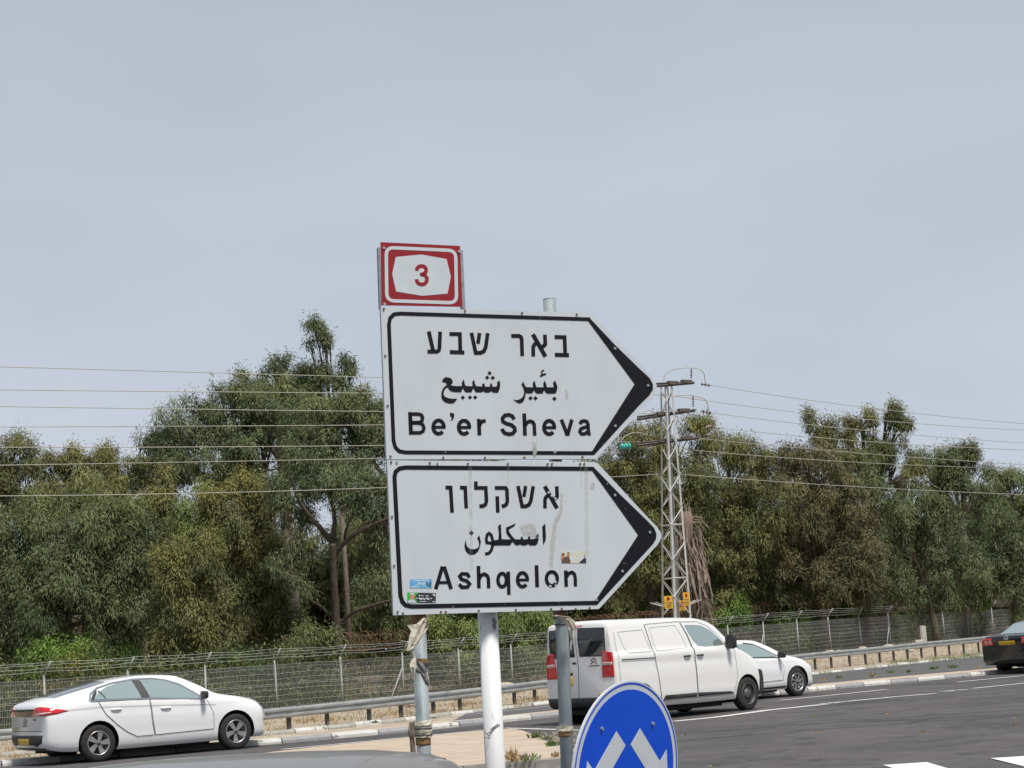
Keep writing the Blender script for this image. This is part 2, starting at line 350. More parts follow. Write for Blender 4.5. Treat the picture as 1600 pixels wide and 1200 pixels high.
def arc(c, r, a0, a1, n=8, ry=None):
    ry = ry or r; return [(c[0] + r * math.cos(RAD(a0 + (a1 - a0) * i / n)), c[1] + ry * math.sin(RAD(a0 + (a1 - a0) * i / n))) for i in range(n + 1)]
def smooth2(p, k=2):
    p = [Vector(q) for q in p]
    return smoothline(p, k)
def prism(name, pts, d0, d1, m, parent, edge_m=None, pl=None):
    """flat polygon with thickness, points already in plane metres"""
    n = len(pts)
    tri = delaunay_2d_cdt([Vector(p) for p in pts], [], [list(range(n))], 1, 1e-6)
    V, F = tri[0], tri[2]
    up = [(p.x, p.y, d1) for p in V]; vs = list(up); fs = []
    for f in F:
        a, b, c = [V[i] for i in f[:3]]
        if (b - a).cross(c - a) < 0: f = list(reversed(f))
        fs.append(tuple(f))
    mi = [0] * len(fs); ar = sum(pts[i][0] * pts[(i + 1) % n][1] - pts[(i + 1) % n][0] * pts[i][1] for i in range(n))
    P = list(pts) if ar > 0 else list(reversed(pts))
    o = len(vs); vs += [(p[0], p[1], d1) for p in P] + [(p[0], p[1], d0) for p in P]
    for i in range(n): fs.append((o + i, o + n + i, o + n + (i + 1) % n, o + (i + 1) % n)); mi.append(1 if edge_m else 0)
    fs.append(tuple(o + n + i for i in reversed(range(n)))); mi.append(1 if edge_m else 0)
    ob = mesh(name, vs, fs, [m, edge_m] if edge_m else m, parent)
    ob.data.polygons.foreach_set('material_index', mi); return ob
def ribbon(name, strokes, d0, d1, m, parent):
    """strokes: list of (points, width); a mitred band of even width with a little thickness"""
    vs = []; fs = []
    for pts, wd in strokes:
        pts = [Vector(p) for p in pts]; closed = (pts[0] - pts[-1]).length < 1e-6
        if closed: pts = pts[:-1]
        n = len(pts); Lf = []; Rt = []
        for i, p in enumerate(pts):
            a = pts[i - 1] if (i > 0 or closed) else None; b = pts[(i + 1) % n] if (i < n - 1 or closed) else None
            d1_ = (p - a).normalized() if a is not None else None; d2_ = (b - p).normalized() if b is not None else None
            if d1_ is None: d1_ = d2_
            if d2_ is None: d2_ = d1_
            t = (d1_ + d2_); t = t.normalized() if t.length > 1e-6 else d1_
            nn = Vector((-t.y, t.x)); k = 1 / max(.45, nn.dot(Vector((-d1_.y, d1_.x)))); Lf.append(p + nn * (wd / 2 * k)); Rt.append(p - nn * (wd / 2 * k))
        o = len(vs); vs += [(p.x, p.y, d1) for p in Rt] + [(p.x, p.y, d1) for p in Lf] + [(p.x, p.y, d0) for p in Rt] + [(p.x, p.y, d0) for p in Lf]
        for i in range(n if closed else n - 1):
            j = (i + 1) % n
            fs += [(o + i, o + j, o + n + j, o + n + i), (o + i, o + 2 * n + i, o + 2 * n + j, o + j), (o + n + j, o + 3 * n + j, o + 3 * n + i, o + n + i)]
        if not closed: fs += [(o, o + n, o + 3 * n, o + 2 * n), (o + n - 1, o + 3 * n - 1, o + 4 * n - 1, o + 2 * n - 1)]
    return mesh(name, vs, fs, m, parent)
def sign_root(name, label, cat, org_px, group=None, pl=None):
    pl = pl or PL; o = pl.uv(*org_px); r = thing(name, label, cat, group=group); r.matrix_world = pl.mw(o); return r, o
class Face:                        # draws in the pixel units of the photograph onto a sign plane
    def __init__(s, root, org, zf, pl=None): s.r = root; s.o = org; s.z = zf; s.pl = pl or PL
    def p(s, q): return s.pl.uv(*s.z(q)) - s.o
    def sc(s, q, w_): a = s.p(q); b = s.p((q[0] + w_ * .7071, q[1] + w_ * .7071)); return (a - b).length
    def stroke(s, name, items, m, d=(.0, .0022), r=None):
        return ribbon(name, [([s.p(q) for q in pts], s.sc(pts[0], wd)) for pts, wd in items], d[0], d[1], m, r or s.r)
    def fill(s, name, pts, m, d=(0, .0022), r=None, e=None): return prism(name, [s.p(q) for q in pts], d[0], d[1], m, r or s.r, e)
    def bolts(s, pts, m, rad=.0058, h=.006, name='bolt', wash=None):
        proto = None
        for q in pts:
            c = s.p(q)
            if proto is None:
                b = MB(); n = 8
                b.add([(rad * math.cos(2 * math.pi * k / n), rad * math.sin(2 * math.pi * k / n), z) for z in (0, h) for k in range(n)], [(k, (k + 1) % n, n + (k + 1) % n, n + k) for k in range(n)] + [tuple(n + k for k in range(n))])
                proto = o = b.build(name, m, s.r)
            else: o = inst(proto, s.r)
            o.location = (c.x, c.y, .0005)
def E_(cx, cy, rx, ry, wd, tip=40):      # lower case e: an open ring and its bar
    return [(arc((cx, cy), rx, 4, -tip * -1 - 360 + 0, 22, ry) if False else [(cx + rx * math.cos(RAD(a)), cy + ry * math.sin(RAD(a))) for a in np.linspace(2, -318, 26)], wd), ([(cx - rx * .9, cy + ry * .03), (cx + rx + wd * .42, cy + ry * .03)], wd * .78)]
def rring(q, r, n=5):               # rounded quadrilateral through four corners
    q = [Vector(p) for p in q]; out = []
    for i in range(4):
        a, b, c = q[i - 1], q[i], q[(i + 1) % 4]; s = b + (a - b).normalized() * r; e = b + (c - b).normalized() * r
        for k in range(n + 1):
            t = k / n; out.append(tuple((s * (1 - t) ** 2 + b * 2 * t * (1 - t) + e * t * t)))
    return out + [out[0]]
# upper sign
up, uo = sign_root('direction_sign', 'upper white arrow sign reading Be\'er Sheva in three scripts with black border', 'road sign', (604, 717))
F = Face(up, uo, Z(580, 360, 3.33333))
F.fill('panel', [(50, 402), (1130, 428), (1150, 436), (1420, 716), (1470, 775), (1488, 810), (1488, 835), (1468, 872), (1425, 915), (1180, 1182), (1165, 1190), (80, 1193)], M['sign'], (-.030, 0), e=M['sign_edge'])
F.stroke('border', [([(1140, 463)] + [(150, 433), (118, 437), (98, 458), (92, 490)] + [(116, 1095), (126, 1130), (146, 1150), (178, 1156), (1160, 1160)], 19)], M['black'])
F.fill('arrow_chevron', [(1133, 452), (1270, 597), (1398, 722), (1448, 768), (1466, 800), (1467, 828), (1448, 858), (1400, 905), (1162, 1168), (1150, 1150), (1372, 800), (1128, 470)], M['black'], (0, .0025))
F.bolts([(65, 410), (488, 418), (785, 430), (1070, 438), (73, 652), (85, 913), (100, 1177), (375, 1183), (592, 1184), (797, 1183), (1100, 1180)], M['rust'])
F.bolts([(1268, 615), (1440, 808), (1270, 1018)], M['galv'], .008, .008)
Fa = Face(up, uo, Z(630, 500, 10)); T = M['blackpl']
Fa.stroke('letter', [([(398, 178), (468, 480)], 62), ([(576, 182), (566, 435), (556, 474), (525, 494), (380, 494)], 60)], T)
Fa.stroke('letter', [([(722, 218), (885, 220), (892, 490)], 60), ([(728, 500), (955, 508)], 62)], T)
Fa.stroke('letter', [([(1066, 200), (1132, 513), (1205, 513), (1262, 485), (1290, 420), (1320, 205)], 60), ([(1192, 203), (1168, 368)], 60)], T)
Fb = Face(up, uo, Z(780, 500, 10))
Fb.stroke('letter', [([(188, 247), (310, 248), (340, 266), (350, 300), (359, 560)], 60)], T)
Fb.stroke('letter', [([(525, 222), (722, 570)], 66), ([(532, 568), (530, 425), (546, 388), (590, 348)], 60), ([(714, 230), (718, 380), (675, 420)], 60)], T)
Fb.stroke('letter', [([(866, 265), (1021, 268), (1030, 530)], 60), ([(870, 543), (1090, 548)], 62)], T)
Fc = Face(up, uo, Z(670, 570, 13.3333))
def dia(Fx, pts, h, nm='dot'):
    for q in pts: Fx.fill(nm, [(q[0], q[1] - h), (q[0] + h, q[1]), (q[0], q[1] + h), (q[0] - h, q[1])], T)
Fc.fill('arabic_word', [(275, 355), (300, 290), (345, 257), (405, 262), (462, 285), (493, 325), (497, 370), (475, 402), (445, 412), (480, 435), (560, 443), (685, 443), (690, 415), (685, 375), (725, 300), (745, 390), (765, 440), (905, 448), (912, 400), (903, 365), (938, 305), (962, 400), (985, 445), (1105, 452), (1120, 420), (1110, 398), (1155, 385), (1165, 430), (1175, 455), (1270, 455), (1280, 420), (1275, 390), (1310, 390), (1325, 455), (1410, 455), (1425, 400), (1425, 355), (1475, 330), (1485, 400), (1478, 500), (1440, 580), (1340, 580), (1310, 548), (1245, 578), (1170, 578), (1145, 545), (1105, 573), (985, 573), (955, 535), (930, 480), (915, 520), (885, 573), (770, 573), (740, 540), (715, 485), (690, 530), (665, 570), (540, 568), (460, 550), (415, 510), (398, 465), (350, 490), (312, 550), (305, 620), (340, 670), (420, 700), (510, 707), (590, 705), (550, 765), (510, 802), (430, 805), (350, 785), (290, 740), (262, 670), (262, 580), (290, 500), (335, 450), (375, 415), (365, 385), (335, 365)], T)
dia(Fc, [(1265, 172), (1215, 265), (1332, 270), (708, 680), (857, 677), (965, 677)], 43)
Fd = Face(up, uo, Z(790, 570, 13.3333))
Fd.fill('arabic_word', [(330, 410), (365, 350), (395, 420), (425, 465), (565, 468), (572, 440), (562, 390), (600, 325), (620, 400), (640, 468), (785, 468), (790, 430), (782, 390), (820, 325), (845, 410), (862, 468), (1005, 468), (1000, 430), (985, 385), (1025, 325), (1055, 385), (1080, 470), (1060, 560), (1035, 598), (870, 600), (830, 575), (800, 525), (770, 598), (650, 598), (615, 570), (590, 525), (560, 590), (460, 598), (425, 580), (415, 620), (405, 680), (370, 760), (320, 800), (270, 800), (210, 765), (165, 728), (240, 735), (300, 715), (350, 675), (378, 620), (385, 560), (375, 500)], T)
dia(Fd, [(520, 693), (623, 695), (1015, 705)], 45)
Fd.stroke('dot', [([(805, 120), (775, 116), (746, 145), (752, 182), (785, 202)], 26), ([(716, 238), (785, 208), (840, 188)], 34)], T)
Ff = Face(up, uo, Z(630, 620, 10))
Ff.stroke('letter', [([(106, 238), (121, 590)], 62), ([(110, 268), (240, 270), (285, 285), (304, 325), (296, 370), (262, 400), (120, 404)], 54), ([(120, 407), (255, 410), (305, 435), (324, 485), (310, 535), (265, 562), (120, 562)], 54)], T)
Ff.stroke('letter', E_(552, 472, 84, 104, 58), T)
Ff.fill('letter', [(732, 245), (795, 262), (795, 310), (780, 350), (742, 378), (752, 345), (758, 312), (732, 302)], T)
Ff.stroke('letter', E_(950, 475, 84, 104, 58), T)
Ff.stroke('letter', [([(1180, 345), (1190, 600)], 60), ([(1192, 460), (1206, 410), (1240, 380), (1288, 372)], 54)], T)
Fg = Face(up, uo, Z(780, 620, 10))
Fg.stroke('letter', [([(232, 352), (205, 302), (150, 280), (90, 288), (50, 335), (58, 385), (105, 415), (190, 440), (238, 480), (246, 530), (208, 575), (148, 583), (88, 568), (55, 530), (46, 498)], 58)], T)
Fg.stroke('letter', [([(390, 260), (402, 605)], 60), ([(410, 445), (430, 402), (480, 380), (525, 395), (546, 435), (555, 605)], 56)], T)
Fg.stroke('letter', E_(780, 478, 82, 104, 58), T)
Fg.stroke('letter', [([(970, 355), (1058, 580)], 58), ([(1135, 355), (1072, 580)], 58), ([(1030, 588), (1098, 588)], 40)], T)
Fg.stroke('letter', [([(1262, 425), (1280, 388), (1325, 374), (1370, 388), (1388, 430), (1392, 520), (1408, 604)], 54), ([(1390, 462), (1330, 478), (1275, 500), (1258, 545), (1285, 580), (1335, 578), (1385, 545)], 52)], T)
# lower sign
lo, lo_o = sign_root('direction_sign', 'lower white arrow sign reading Ashqelon in three scripts with three stickers', 'road sign', (615, 961))
G = Face(lo, lo_o, Z(580, 680, 3.33333))
G.fill('panel', [(83, 130), (1160, 140), (1180, 146), (1440, 428), (1490, 478), (1510, 510), (1511, 535), (1492, 570), (1455, 610), (1200, 890), (1185, 905), (116, 938)], M['sign'], (-.030, .0), e=M['sign_edge'])
G.stroke('border', [([(1155, 175)] + [(180, 168), (148, 173), (127, 190), (121, 218)] + [(152, 835), (162, 868), (180, 886), (212, 892), (1172, 873)], 21)], M['black'])
G.fill('arrow_chevron', [(1156, 164), (1290, 303), (1440, 448), (1474, 485), (1485, 515), (1483, 540), (1465, 568), (1175, 884), (1165, 865), (1390, 520), (1150, 184)], M['black'], (0, .0025))
G.bolts([(103, 140), (305, 145), (503, 149), (711, 150), (918, 150), (941, 150), (1088, 150), (1109, 150), (108, 425), (119, 680), (137, 920), (165, 927), (363, 920), (388, 920), (560, 914), (753, 909), (937, 905), (992, 903), (1064, 905), (1137, 900)], M['rust'])
G.bolts([(133, 141), (345, 147)], M['galv'], .006)
G.bolts([(1268, 312), (1450, 505), (1307, 708), (1172, 858)], M['galv'], .008, .008)
Ge = Face(lo, lo_o, Z(680, 740, 8))
for it in ([([(128, 174), (192, 174), (211, 487)], 46)], [([(310, 174), (375, 176), (387, 432)], 46)], [([(507, 97), (508, 178), (632, 178), (640, 345), (628, 385), (598, 404), (553, 408)], 46)],
           [([(745, 178), (878, 178), (895, 200), (902, 340), (892, 378), (868, 400), (832, 408)], 46), ([(775, 283), (782, 485)], 46)],
           [([(1034, 155), (1087, 408), (1130, 408), (1172, 388), (1195, 340), (1225, 157)], 46), ([(1130, 155), (1108, 288)], 44)],
           [([(1368, 157), (1522, 432)], 50), ([(1372, 432), (1371, 322), (1385, 292), (1415, 268)], 45), ([(1519, 158), (1524, 288), (1496, 312)], 46)]):
    Ge.stroke('letter', it, T)
Ge.fill('arabic_word', [(1338, 660), (1375, 625), (1383, 800), (1378, 835), (1350, 893), (1342, 780)], T)
Ge.fill('arabic_word', [(385, 825), (372, 860), (365, 910), (378, 960), (410, 1000), (450, 1015), (500, 1005), (540, 965), (562, 900), (570, 850), (550, 770), (525, 805), (545, 850), (548, 900), (530, 930), (490, 945), (440, 945), (400, 915), (385, 870)], T)
dia(Ge, [(452, 740)], 29)
Ge.stroke('arabic_word', [([(735, 878), (690, 868), (645, 862), (637, 818), (650, 762), (672, 745), (700, 768), (718, 830), (718, 900), (700, 960), (670, 995), (625, 1005)], 36)], T)
Ge.fill('arabic_word', [(785, 655), (820, 628), (825, 740), (830, 820), (950, 822), (905, 770), (885, 730), (885, 675), (1005, 622), (990, 655), (915, 700), (930, 740), (975, 800), (1000, 820), (1065, 822), (1070, 795), (1088, 785), (1100, 822), (1155, 820), (1165, 785), (1180, 780), (1190, 820), (1250, 815), (1260, 770), (1290, 750), (1293, 820), (1275, 880), (1250, 897), (1190, 897), (1160, 880), (1130, 897), (1090, 897), (1060, 885), (1030, 897), (1000, 890), (965, 850), (935, 897), (800, 897), (725, 900), (725, 835), (790, 825), (795, 740)], T)
Gh = Face(lo, lo_o, Z(660, 830, 5.714))
Gh.stroke('letter', [([(119, 515), (179, 316)], 34), ([(256, 515), (193, 316)], 34), ([(145, 458), (232, 458)], 26), ([(160, 324), (212, 324)], 18)], T)
Gh.stroke('letter', [([(420, 412), (400, 382), (352, 380), (333, 402), (348, 428), (398, 445), (421, 470), (403, 498), (352, 500), (328, 472)], 31)], T)
Gh.stroke('letter', [([(500, 310), (504, 508)], 33), ([(508, 425), (522, 394), (552, 382), (578, 396), (589, 425), (591, 508)], 31)], T)
Gh.stroke('letter', [(arc((712, 436), 38, 0, 360, 20, 60), 31), ([(766, 360), (772, 566)], 32)], T)
Gh.stroke('letter', E_(893, 433, 44, 62, 31), T)
Gh.stroke('letter', [([(1018, 304), (1024, 498)], 34)], T)
Gh.stroke('letter', [(arc((1155, 424), 49, 0, 360, 20, 62), 31)], T)
Gh.stroke('letter', [([(1279, 350), (1284, 495)], 32), ([(1288, 405), (1306, 376), (1335, 366), (1356, 382), (1364, 415), (1366, 492)], 30)], T)
# torn film, rust water streaks and glue marks
def marks(Fx, items, m, nm):
    for it in items: Fx.fill(nm, it, m, (.0023, .0031))
marks(Ge, [[(1398, 232), (1420, 222), (1436, 240), (1412, 250)], [(1440, 268), (1462, 262), (1470, 282), (1446, 290)], [(1486, 300), (1505, 296), (1520, 318), (1500, 324)]], M['white'], 'torn_patch')
marks(Gh, [[(1130, 480), (1150, 484), (1152, 500), (1134, 498)], [(1183, 440), (1197, 446), (1194, 465), (1182, 462)], [(1180, 478), (1192, 474), (1196, 488), (1184, 492)]], M['white'], 'torn_patch')
marks(Face(up, uo, Z(780, 620, 10)), [[(525, 790), (575, 800), (590, 860), (570, 900), (545, 935), (528, 880)], [(840, 860), (905, 850), (870, 885)]], M['sign_edge'], 'torn_patch')
marks(G, [[(505, 160), (525, 160), (530, 700), (512, 700)], [(706, 160), (718, 160), (720, 260), (710, 260)], [(1108, 160), (1128, 160), (1132, 640), (1112, 620)], [(1086, 160), (1094, 160), (1096, 300), (1090, 300)]], M['stain'], 'water_stain')
marks(G, [[(985, 300), (1000, 300), (995, 400), (965, 480), (955, 600), (942, 690), (928, 690), (932, 560), (950, 450), (982, 380)], [(770, 470), (850, 455), (870, 540), (820, 525), (790, 520)], [(1142, 250), (1158, 243), (1168, 262), (1155, 284), (1142, 275)]], M['glue'], 'glue_mark')
marks(F, [[(1010, 830), (1022, 822), (1026, 880), (1014, 886)], [(838, 1100), (862, 1100), (860, 1180), (842, 1180)]], M['glue'], 'glue_mark')
# stickers
Gs = Face(lo, lo_o, Z(620, 840, 10))
s1 = Gs.fill('sticker', [(200, 650), (550, 648), (550, 790), (202, 790)], M['stick_b'], (0, .0015)); s1['label'] = 'blue sticker with white print, upper of the two at lower left'
Gs.stroke('print', [([(260, 672), (500, 668)], 16), ([(330, 715), (450, 712)], 20), ([(290, 740), (430, 738)], 8), ([(215, 772), (330, 770)], 14)], M['white'], (.0015, .002), s1)
Gs.stroke('print', [([(465, 690), (475, 740), (530, 770)], 18), ([(515, 700), (520, 740)], 22)], M['stick_k'], (.0016, .0021), s1)
s2 = Gs.fill('sticker', [(165, 858), (608, 866), (608, 1020), (165, 1020)], M['stick_k'], (0, .0015)); s2['label'] = 'green and black sticker showing a bearded man beside white print'
Gs.fill('print', [(166, 860), (335, 862), (280, 930), (330, 1018), (166, 1018)], M['stick_g'], (.0015, .0019), s2)
Gs.fill('print', arc((240, 920), 36, 0, 360, 14, 58)[:-1], M['skin'], (.0019, .0022), s2)
Gs.fill('print', [(170, 1018), (180, 985), (215, 965), (270, 975), (310, 1018)], M['white'], (.0019, .0023), s2)
Gs.fill('print', [(205, 890), (210, 872), (240, 862), (270, 872), (276, 892)], M['white'], (.0022, .0024), s2)
Gs.stroke('print', [([(340, 900), (360, 908)], 20), ([(372, 905), (420, 912)], 10), ([(445, 908), (495, 912)], 12), ([(565, 880), (592, 912)], 26), ([(300, 948), (330, 950)], 14), ([(345, 938), (375, 968)], 22), ([(385, 940), (395, 970)], 20), ([(410, 945), (440, 972)], 22), ([(455, 940), (505, 968)], 26), ([(520, 950), (548, 950)], 14), ([(350, 998), (460, 998)], 8), ([(555, 1002), (598, 1002)], 14)], M['white'], (.0015, .002), s2)
Gp = Face(lo, lo_o, Z(860, 840, 20))
s3 = Gp.fill('sticker', [(345, 430), (1118, 420), (1120, 800), (342, 800)], M['stick_y'], (0, .0015)); s3['label'] = 'photo sticker with two figures against a pale sky, right of the letters'
Gp.fill('print', [(345, 800), (350, 680), (330, 640), (340, 570), (360, 500), (400, 470), (440, 510), (430, 600), (500, 600), (520, 520), (530, 470), (560, 450), (595, 470), (600, 560), (590, 640), (620, 700), (625, 798)], M['stick_br'], (.0015, .0019), s3)
Gp.fill('print', [(330, 640), (335, 570), (415, 560), (425, 640), (390, 680)], M['skin'], (.0019, .0022), s3)
Gp.fill('print', [(520, 590), (520, 490), (595, 490), (592, 580), (560, 600)], M['skin'], (.0019, .0022), s3)
Gp.fill('print', [(880, 798), (1040, 645), (1060, 640), (1060, 540), (1080, 540), (1080, 640), (1116, 660), (1116, 798)], M['stick_k'], (.0015, .0019), s3)
# red route number plate
rt, ro = sign_root('route_number_sign', 'red and white plate with the road number 3 above the arrow signs', 'road sign', (596, 477.5))
R = Face(rt, ro, Z(590, 370, 10))
R.fill('panel', [(45, 85), (1285, 145), (1322, 1095), (62, 1070)], M['red'], (-.004, .004))
R.stroke('border', [(rring([(131, 170), (1216, 218), (1231, 1035), (141, 1000)], 118), 54)], M['white'], (.004, .0055))
R.fill('shield', [(280, 318), (680, 280), (1075, 350), (1140, 625), (1090, 890), (700, 925), (285, 858), (225, 580)], M['white'], (.004, .0055))
R.stroke('number', [([(607, 532), (612, 498), (640, 468), (680, 457), (725, 468), (752, 500), (752, 545), (725, 580), (685, 590), (658, 590)], 57), ([(690, 590), (738, 606), (768, 650), (762, 700), (730, 738), (688, 748), (640, 735), (612, 705), (604, 665)], 57)], M['red'], (.0055, .007))
R.bolts([(95, 178), (1268, 232), (105, 1055)], M['chrome'], .0075, .010)
R.fill('bracket', [(10, 160), (42, 160), (62, 1120), (40, 1120)], M['galv'], (-.040, -.006))
R.fill('bracket', [(1288, 205), (1335, 205), (1378, 1115), (1322, 1115)], M['galv'], (-.040, -.006))
# posts
def post_pts(pxs, dd):
    P = [PL.P + PL.u * PL.uv(x, y, dd).x + PL.v * PL.uv(x, y, dd).y + PL.n * dd for x, y in pxs]
    d = (P[-1] - P[0]).normalized(); return P[0], d
def post(label, top_px, p1, p2, rad, m, dd=-.075, n=20, top_uv=None, group=None):
    a, d = post_pts([p1, p2], dd)
    k = (0 - a.z) / d.z; base = a + d * k
    t0 = post_pts([top_px, p2], dd)[0]; top = a + d * ((t0 - a).dot(d))
    r = thing('sign_post', label, 'post', base)
    b = MB(); b.tube([Vector((0, 0, -.3 * 1)), top - base], rad, n); b.build('pole', m, r, True)
    q = MB(); q.lathe([(.0, rad * 1.02), (.004, rad * 1.02), (.006, 0)], n, 'Z'); c = q.build('cap', m, r, True, top - base)
    return r, base, a, d, rad
def sleeve(pr_, y0, y1, m, name, ex=.004, rough=.0, seed=1, parent=None, ax=None):
    r, base, a, d, rad = pr_; rr = random.Random(seed)
    def pt(y):         # along the pole at the height seen at pixel row y
        lo_, hi_ = -3.0, 3.0
        for _ in range(40):
            mid = (lo_ + hi_) / 2; q = a + d * mid - CAM; yy = 600 - FOC * q.dot(cu) / q.dot(fw)
            if yy < y: lo_ = mid
            else: hi_ = mid
        return a + d * lo_ - base
    p0, p1 = pt(y0), pt(y1); n = max(2, int((y1 - y0) / 3)); pts = [p0.lerp(p1, i / n) for i in range(n + 1)]
    b = MB(); b.tube(pts, [rad + ex + rr.uniform(0, rough) for _ in pts], 18)
    if rough:
        for v in b.v: v += Vector((rr.uniform(-1, 1), rr.uniform(-1, 1), rr.uniform(-1, 1))) * rough * .35
    return b.build(name, m, parent or r, not rough), pt
PA = post('grey steel sign post at the left, wrapped with torn rags and tape', (652.3, 940), (654.2, 966), (661.6, 1170), .0385, M['galv'])
PB = post('thick white painted sign post in the middle, under the arrow signs', (761, 945), (762, 962), (773.5, 1198), .0545, M['whitepost'], -.12)
PC = post('grey steel sign post at the right, its top showing above the upper sign', (859.3, 468), (876.5, 970), (884.7, 1198), .0365, M['galv'], -.075)
_, ptA = sleeve(PA, 959, 977, M['rust'], 'rusty_band')
def rag(parent, pts, wd, m, name, seed, th=.002):
    rr = random.Random(seed); vs = []; fs = []
    n = len(pts)
    for i, p in enumerate(pts):
        p = Vector(p); wv = wd[i] if isinstance(wd, (list, tuple)) else wd
        for k in range(4):
            u = (k / 3 - .5) * wv; vs.append(p + PL.u * u + PL.n * (rr.uniform(-1, 1) * .012 + (k % 2) * .008) + Vector((0, 0, rr.uniform(-1, 1) * wv * .12)))
    for i in range(n - 1):
        for k in range(3): fs.append((i * 4 + k, i * 4 + k + 1, i * 4 + 5 + k, i * 4 + 4 + k))
    o = mesh(name, vs, fs, m, parent); sm = o.modifiers.new('s', 'SOLIDIFY'); sm.thickness = th; return o
def rp(px, py, dd=.05): q = PL.uv(px, py, dd); return PL.P + PL.u * q.x + PL.v * q.y + PL.n * dd
bA = PA[1]
rag(PA[0], [rp(652, 973) - bA, rp(656, 984) - bA, rp(650, 994) - bA, rp(644, 1006) - bA, rp(637, 1017) - bA], [.11, .10, .075, .05, .025], M['rag'], 'torn_rag', 4)
rag(PA[0], [rp(664, 966) - bA, rp(658, 975) - bA, rp(652, 990) - bA, rp(645, 1010) - bA], [.02, .05, .05, .02], M['rag'], 'torn_rag', 5)
rag(PA[0], [rp(627, 1001) - bA, rp(638, 1005) - bA, rp(645, 1006) - bA], [.01, .03, .03], M['rag'], 'torn_rag', 6)
rag(PA[0], [rp(644, 1016) - bA, rp(647, 1028) - bA, rp(645, 1042) - bA, rp(644, 1054) - bA], [.015, .02, .035, .015], M['rag'], 'torn_rag', 7)
sleeve(PA, 1029, 1036, M['tape'], 'tape_band', .003, .003, 9)
rag(PA[0], [rp(656, 1034) - bA, rp(656, 1042) - bA, rp(661, 1052) - bA], [.09, .085, .05], M['darktape'], 'plastic_strip', 8)
rag(PA[0], [rp(648, 1032) - bA, rp(656, 1044) - bA, rp(664, 1057) - bA, rp(668, 1070) - bA], [.02, .03, .03, .012], M['darktape'], 'plastic_strip', 9)
rag(PA[0], [rp(665, 1052) - bA, rp(667, 1062) - bA, rp(669, 1072) - bA], [.02, .014, .006], M['rag'], 'torn_rag', 13)
sleeve(PA, 1126, 1152, M['rag'], 'wrapped_cloth', .006, .010, 11)
for k in range(4): sleeve(PA, 1132 + k * 5, 1134 + k * 5, M['galv_dk'] if k % 2 else M['rag'], 'wire_wrap', .012, .002, 20 + k)
sleeve(PA, 1151, 1164, M['tape'], 'tape_band', .003)
rag(PA[0], [rp(644, 1128) - bA, rp(642, 1142) - bA, rp(644, 1156) - bA, rp(646, 1172) - bA, rp(645, 1186) - bA], [.03, .035, .02, .025, .03], M['frond'], 'torn_rag', 12)
sA, _ = sleeve(PA, 1176, 1194, M['stick_b'], 'sticker', .0015)
# blue sticker only on the near half of the pole is enough: keep it as a band
sleeve(PC, 955, 965, M['rust'], 'rusty_band')
bC = PC[1]
rag(PC[0], [rp(868, 962) - bC, rp(880, 963) - bC, rp(890, 970) - bC, rp(897, 984) - bC], [.03, .06, .06, .04], M['rag'], 'torn_rag', 21)
rag(PC[0], [rp(888, 968) - bC, rp(891, 985) - bC, rp(893, 1000) - bC, rp(891, 1016) - bC], [.03, .02, .012, .006], M['rag'], 'torn_rag', 22)
sleeve(PC, 975, 977, M['galv_dk'], 'wire_wrap', .003)
sleeve(PC, 1135, 1142, M['rag'], 'tape_band', .005, .006, 23)
sleeve(PC, 1141, 1151, M['tape'], 'tape_band', .003)
bB = PB[1]
def onpost(px, py, rad=.0545, dd=-.12):
    q = PL.uv(px, py, dd + rad * .97); return PL.P + PL.u * q.x + PL.v * q.y + PL.n * (dd + rad * .99)
mk = [(771, 968, .011), (773, 972, .013), (772, 977, .011), (773, 981, .010)]
b = MB()
for x, y, r_ in mk:
    c = onpost(x, y) - bB; c2 = c - PL.n * .006
    b.tube([c2, c + PL.n * .0015], r_, 10)
b.build('old_sticker', M['darktape'], PB[0])
for (x0, y0, x1, y1) in ((758, 1144, 764, 1150), (757, 1152, 766, 1153), (760, 1147, 781, 1132), (766, 1140, 778, 1131)):
    b = MB(); b.tube([onpost(x0, y0) - bB, onpost((x0 + x1) / 2, (y0 + y1) / 2) - bB + PL.n * .002, onpost(x1, y1) - bB], .003, 4); b.build('scribble', M['darktape'], PB[0])
# blue obligatory sign on the island
PCb = dp(980, 1204, 8.8); a_ = RAD(51)
PB2 = Plane(PCb, PCb + Vector((math.cos(a_), math.sin(a_), 0)), PCb + Vector((.086, -.07, 1)))
RD = .40
dn = thing('keep_either_side_sign', 'round blue sign with two white arrows pointing down to both sides', 'road sign', group=None)
dn.matrix_world = PB2.mw()
def disc(name, r, d0, d1, m, n=56): return prism(name, [(r * math.cos(2 * math.pi * k / n), r * math.sin(2 * math.pi * k / n)) for k in range(n)], d0, d1, m, dn)
disc('panel', RD, -.012, 0, M['white'])
def annulus(name, r1, r2, m, d, n=64):
    vs = [(r * math.cos(2 * math.pi * k / n), r * math.sin(2 * math.pi * k / n), d) for r in (r1, r2) for k in range(n)]
    return mesh(name, vs, [(k, n + k, n + (k + 1) % n, (k + 1) % n) for k in range(n)], m, dn)
annulus('blue_ring', RD * .962, RD * .982, M['blue'], .0015)
disc('blue_field', RD * .905, 0, .0015, M['blue'])
ar = [(-.195, .455), (-.02, .285), (-.45, -.14), (-.306, -.27), (-.78, -.34), (-.73, .174), (-.60, .05)]
for s in (1, -1):
    prism('arrow', [((x - .03) * s * RD, y * RD) for x, y in ar], .0015, .003, M['white'], dn)
Fz = Face(dn, Vector((0, 0)), Z(840, 940, 3.478), PB2)
Fz.bolts([(345, 690), (622, 663), (345, 1150), (622, 1120)], M['galv'], .008, .01)
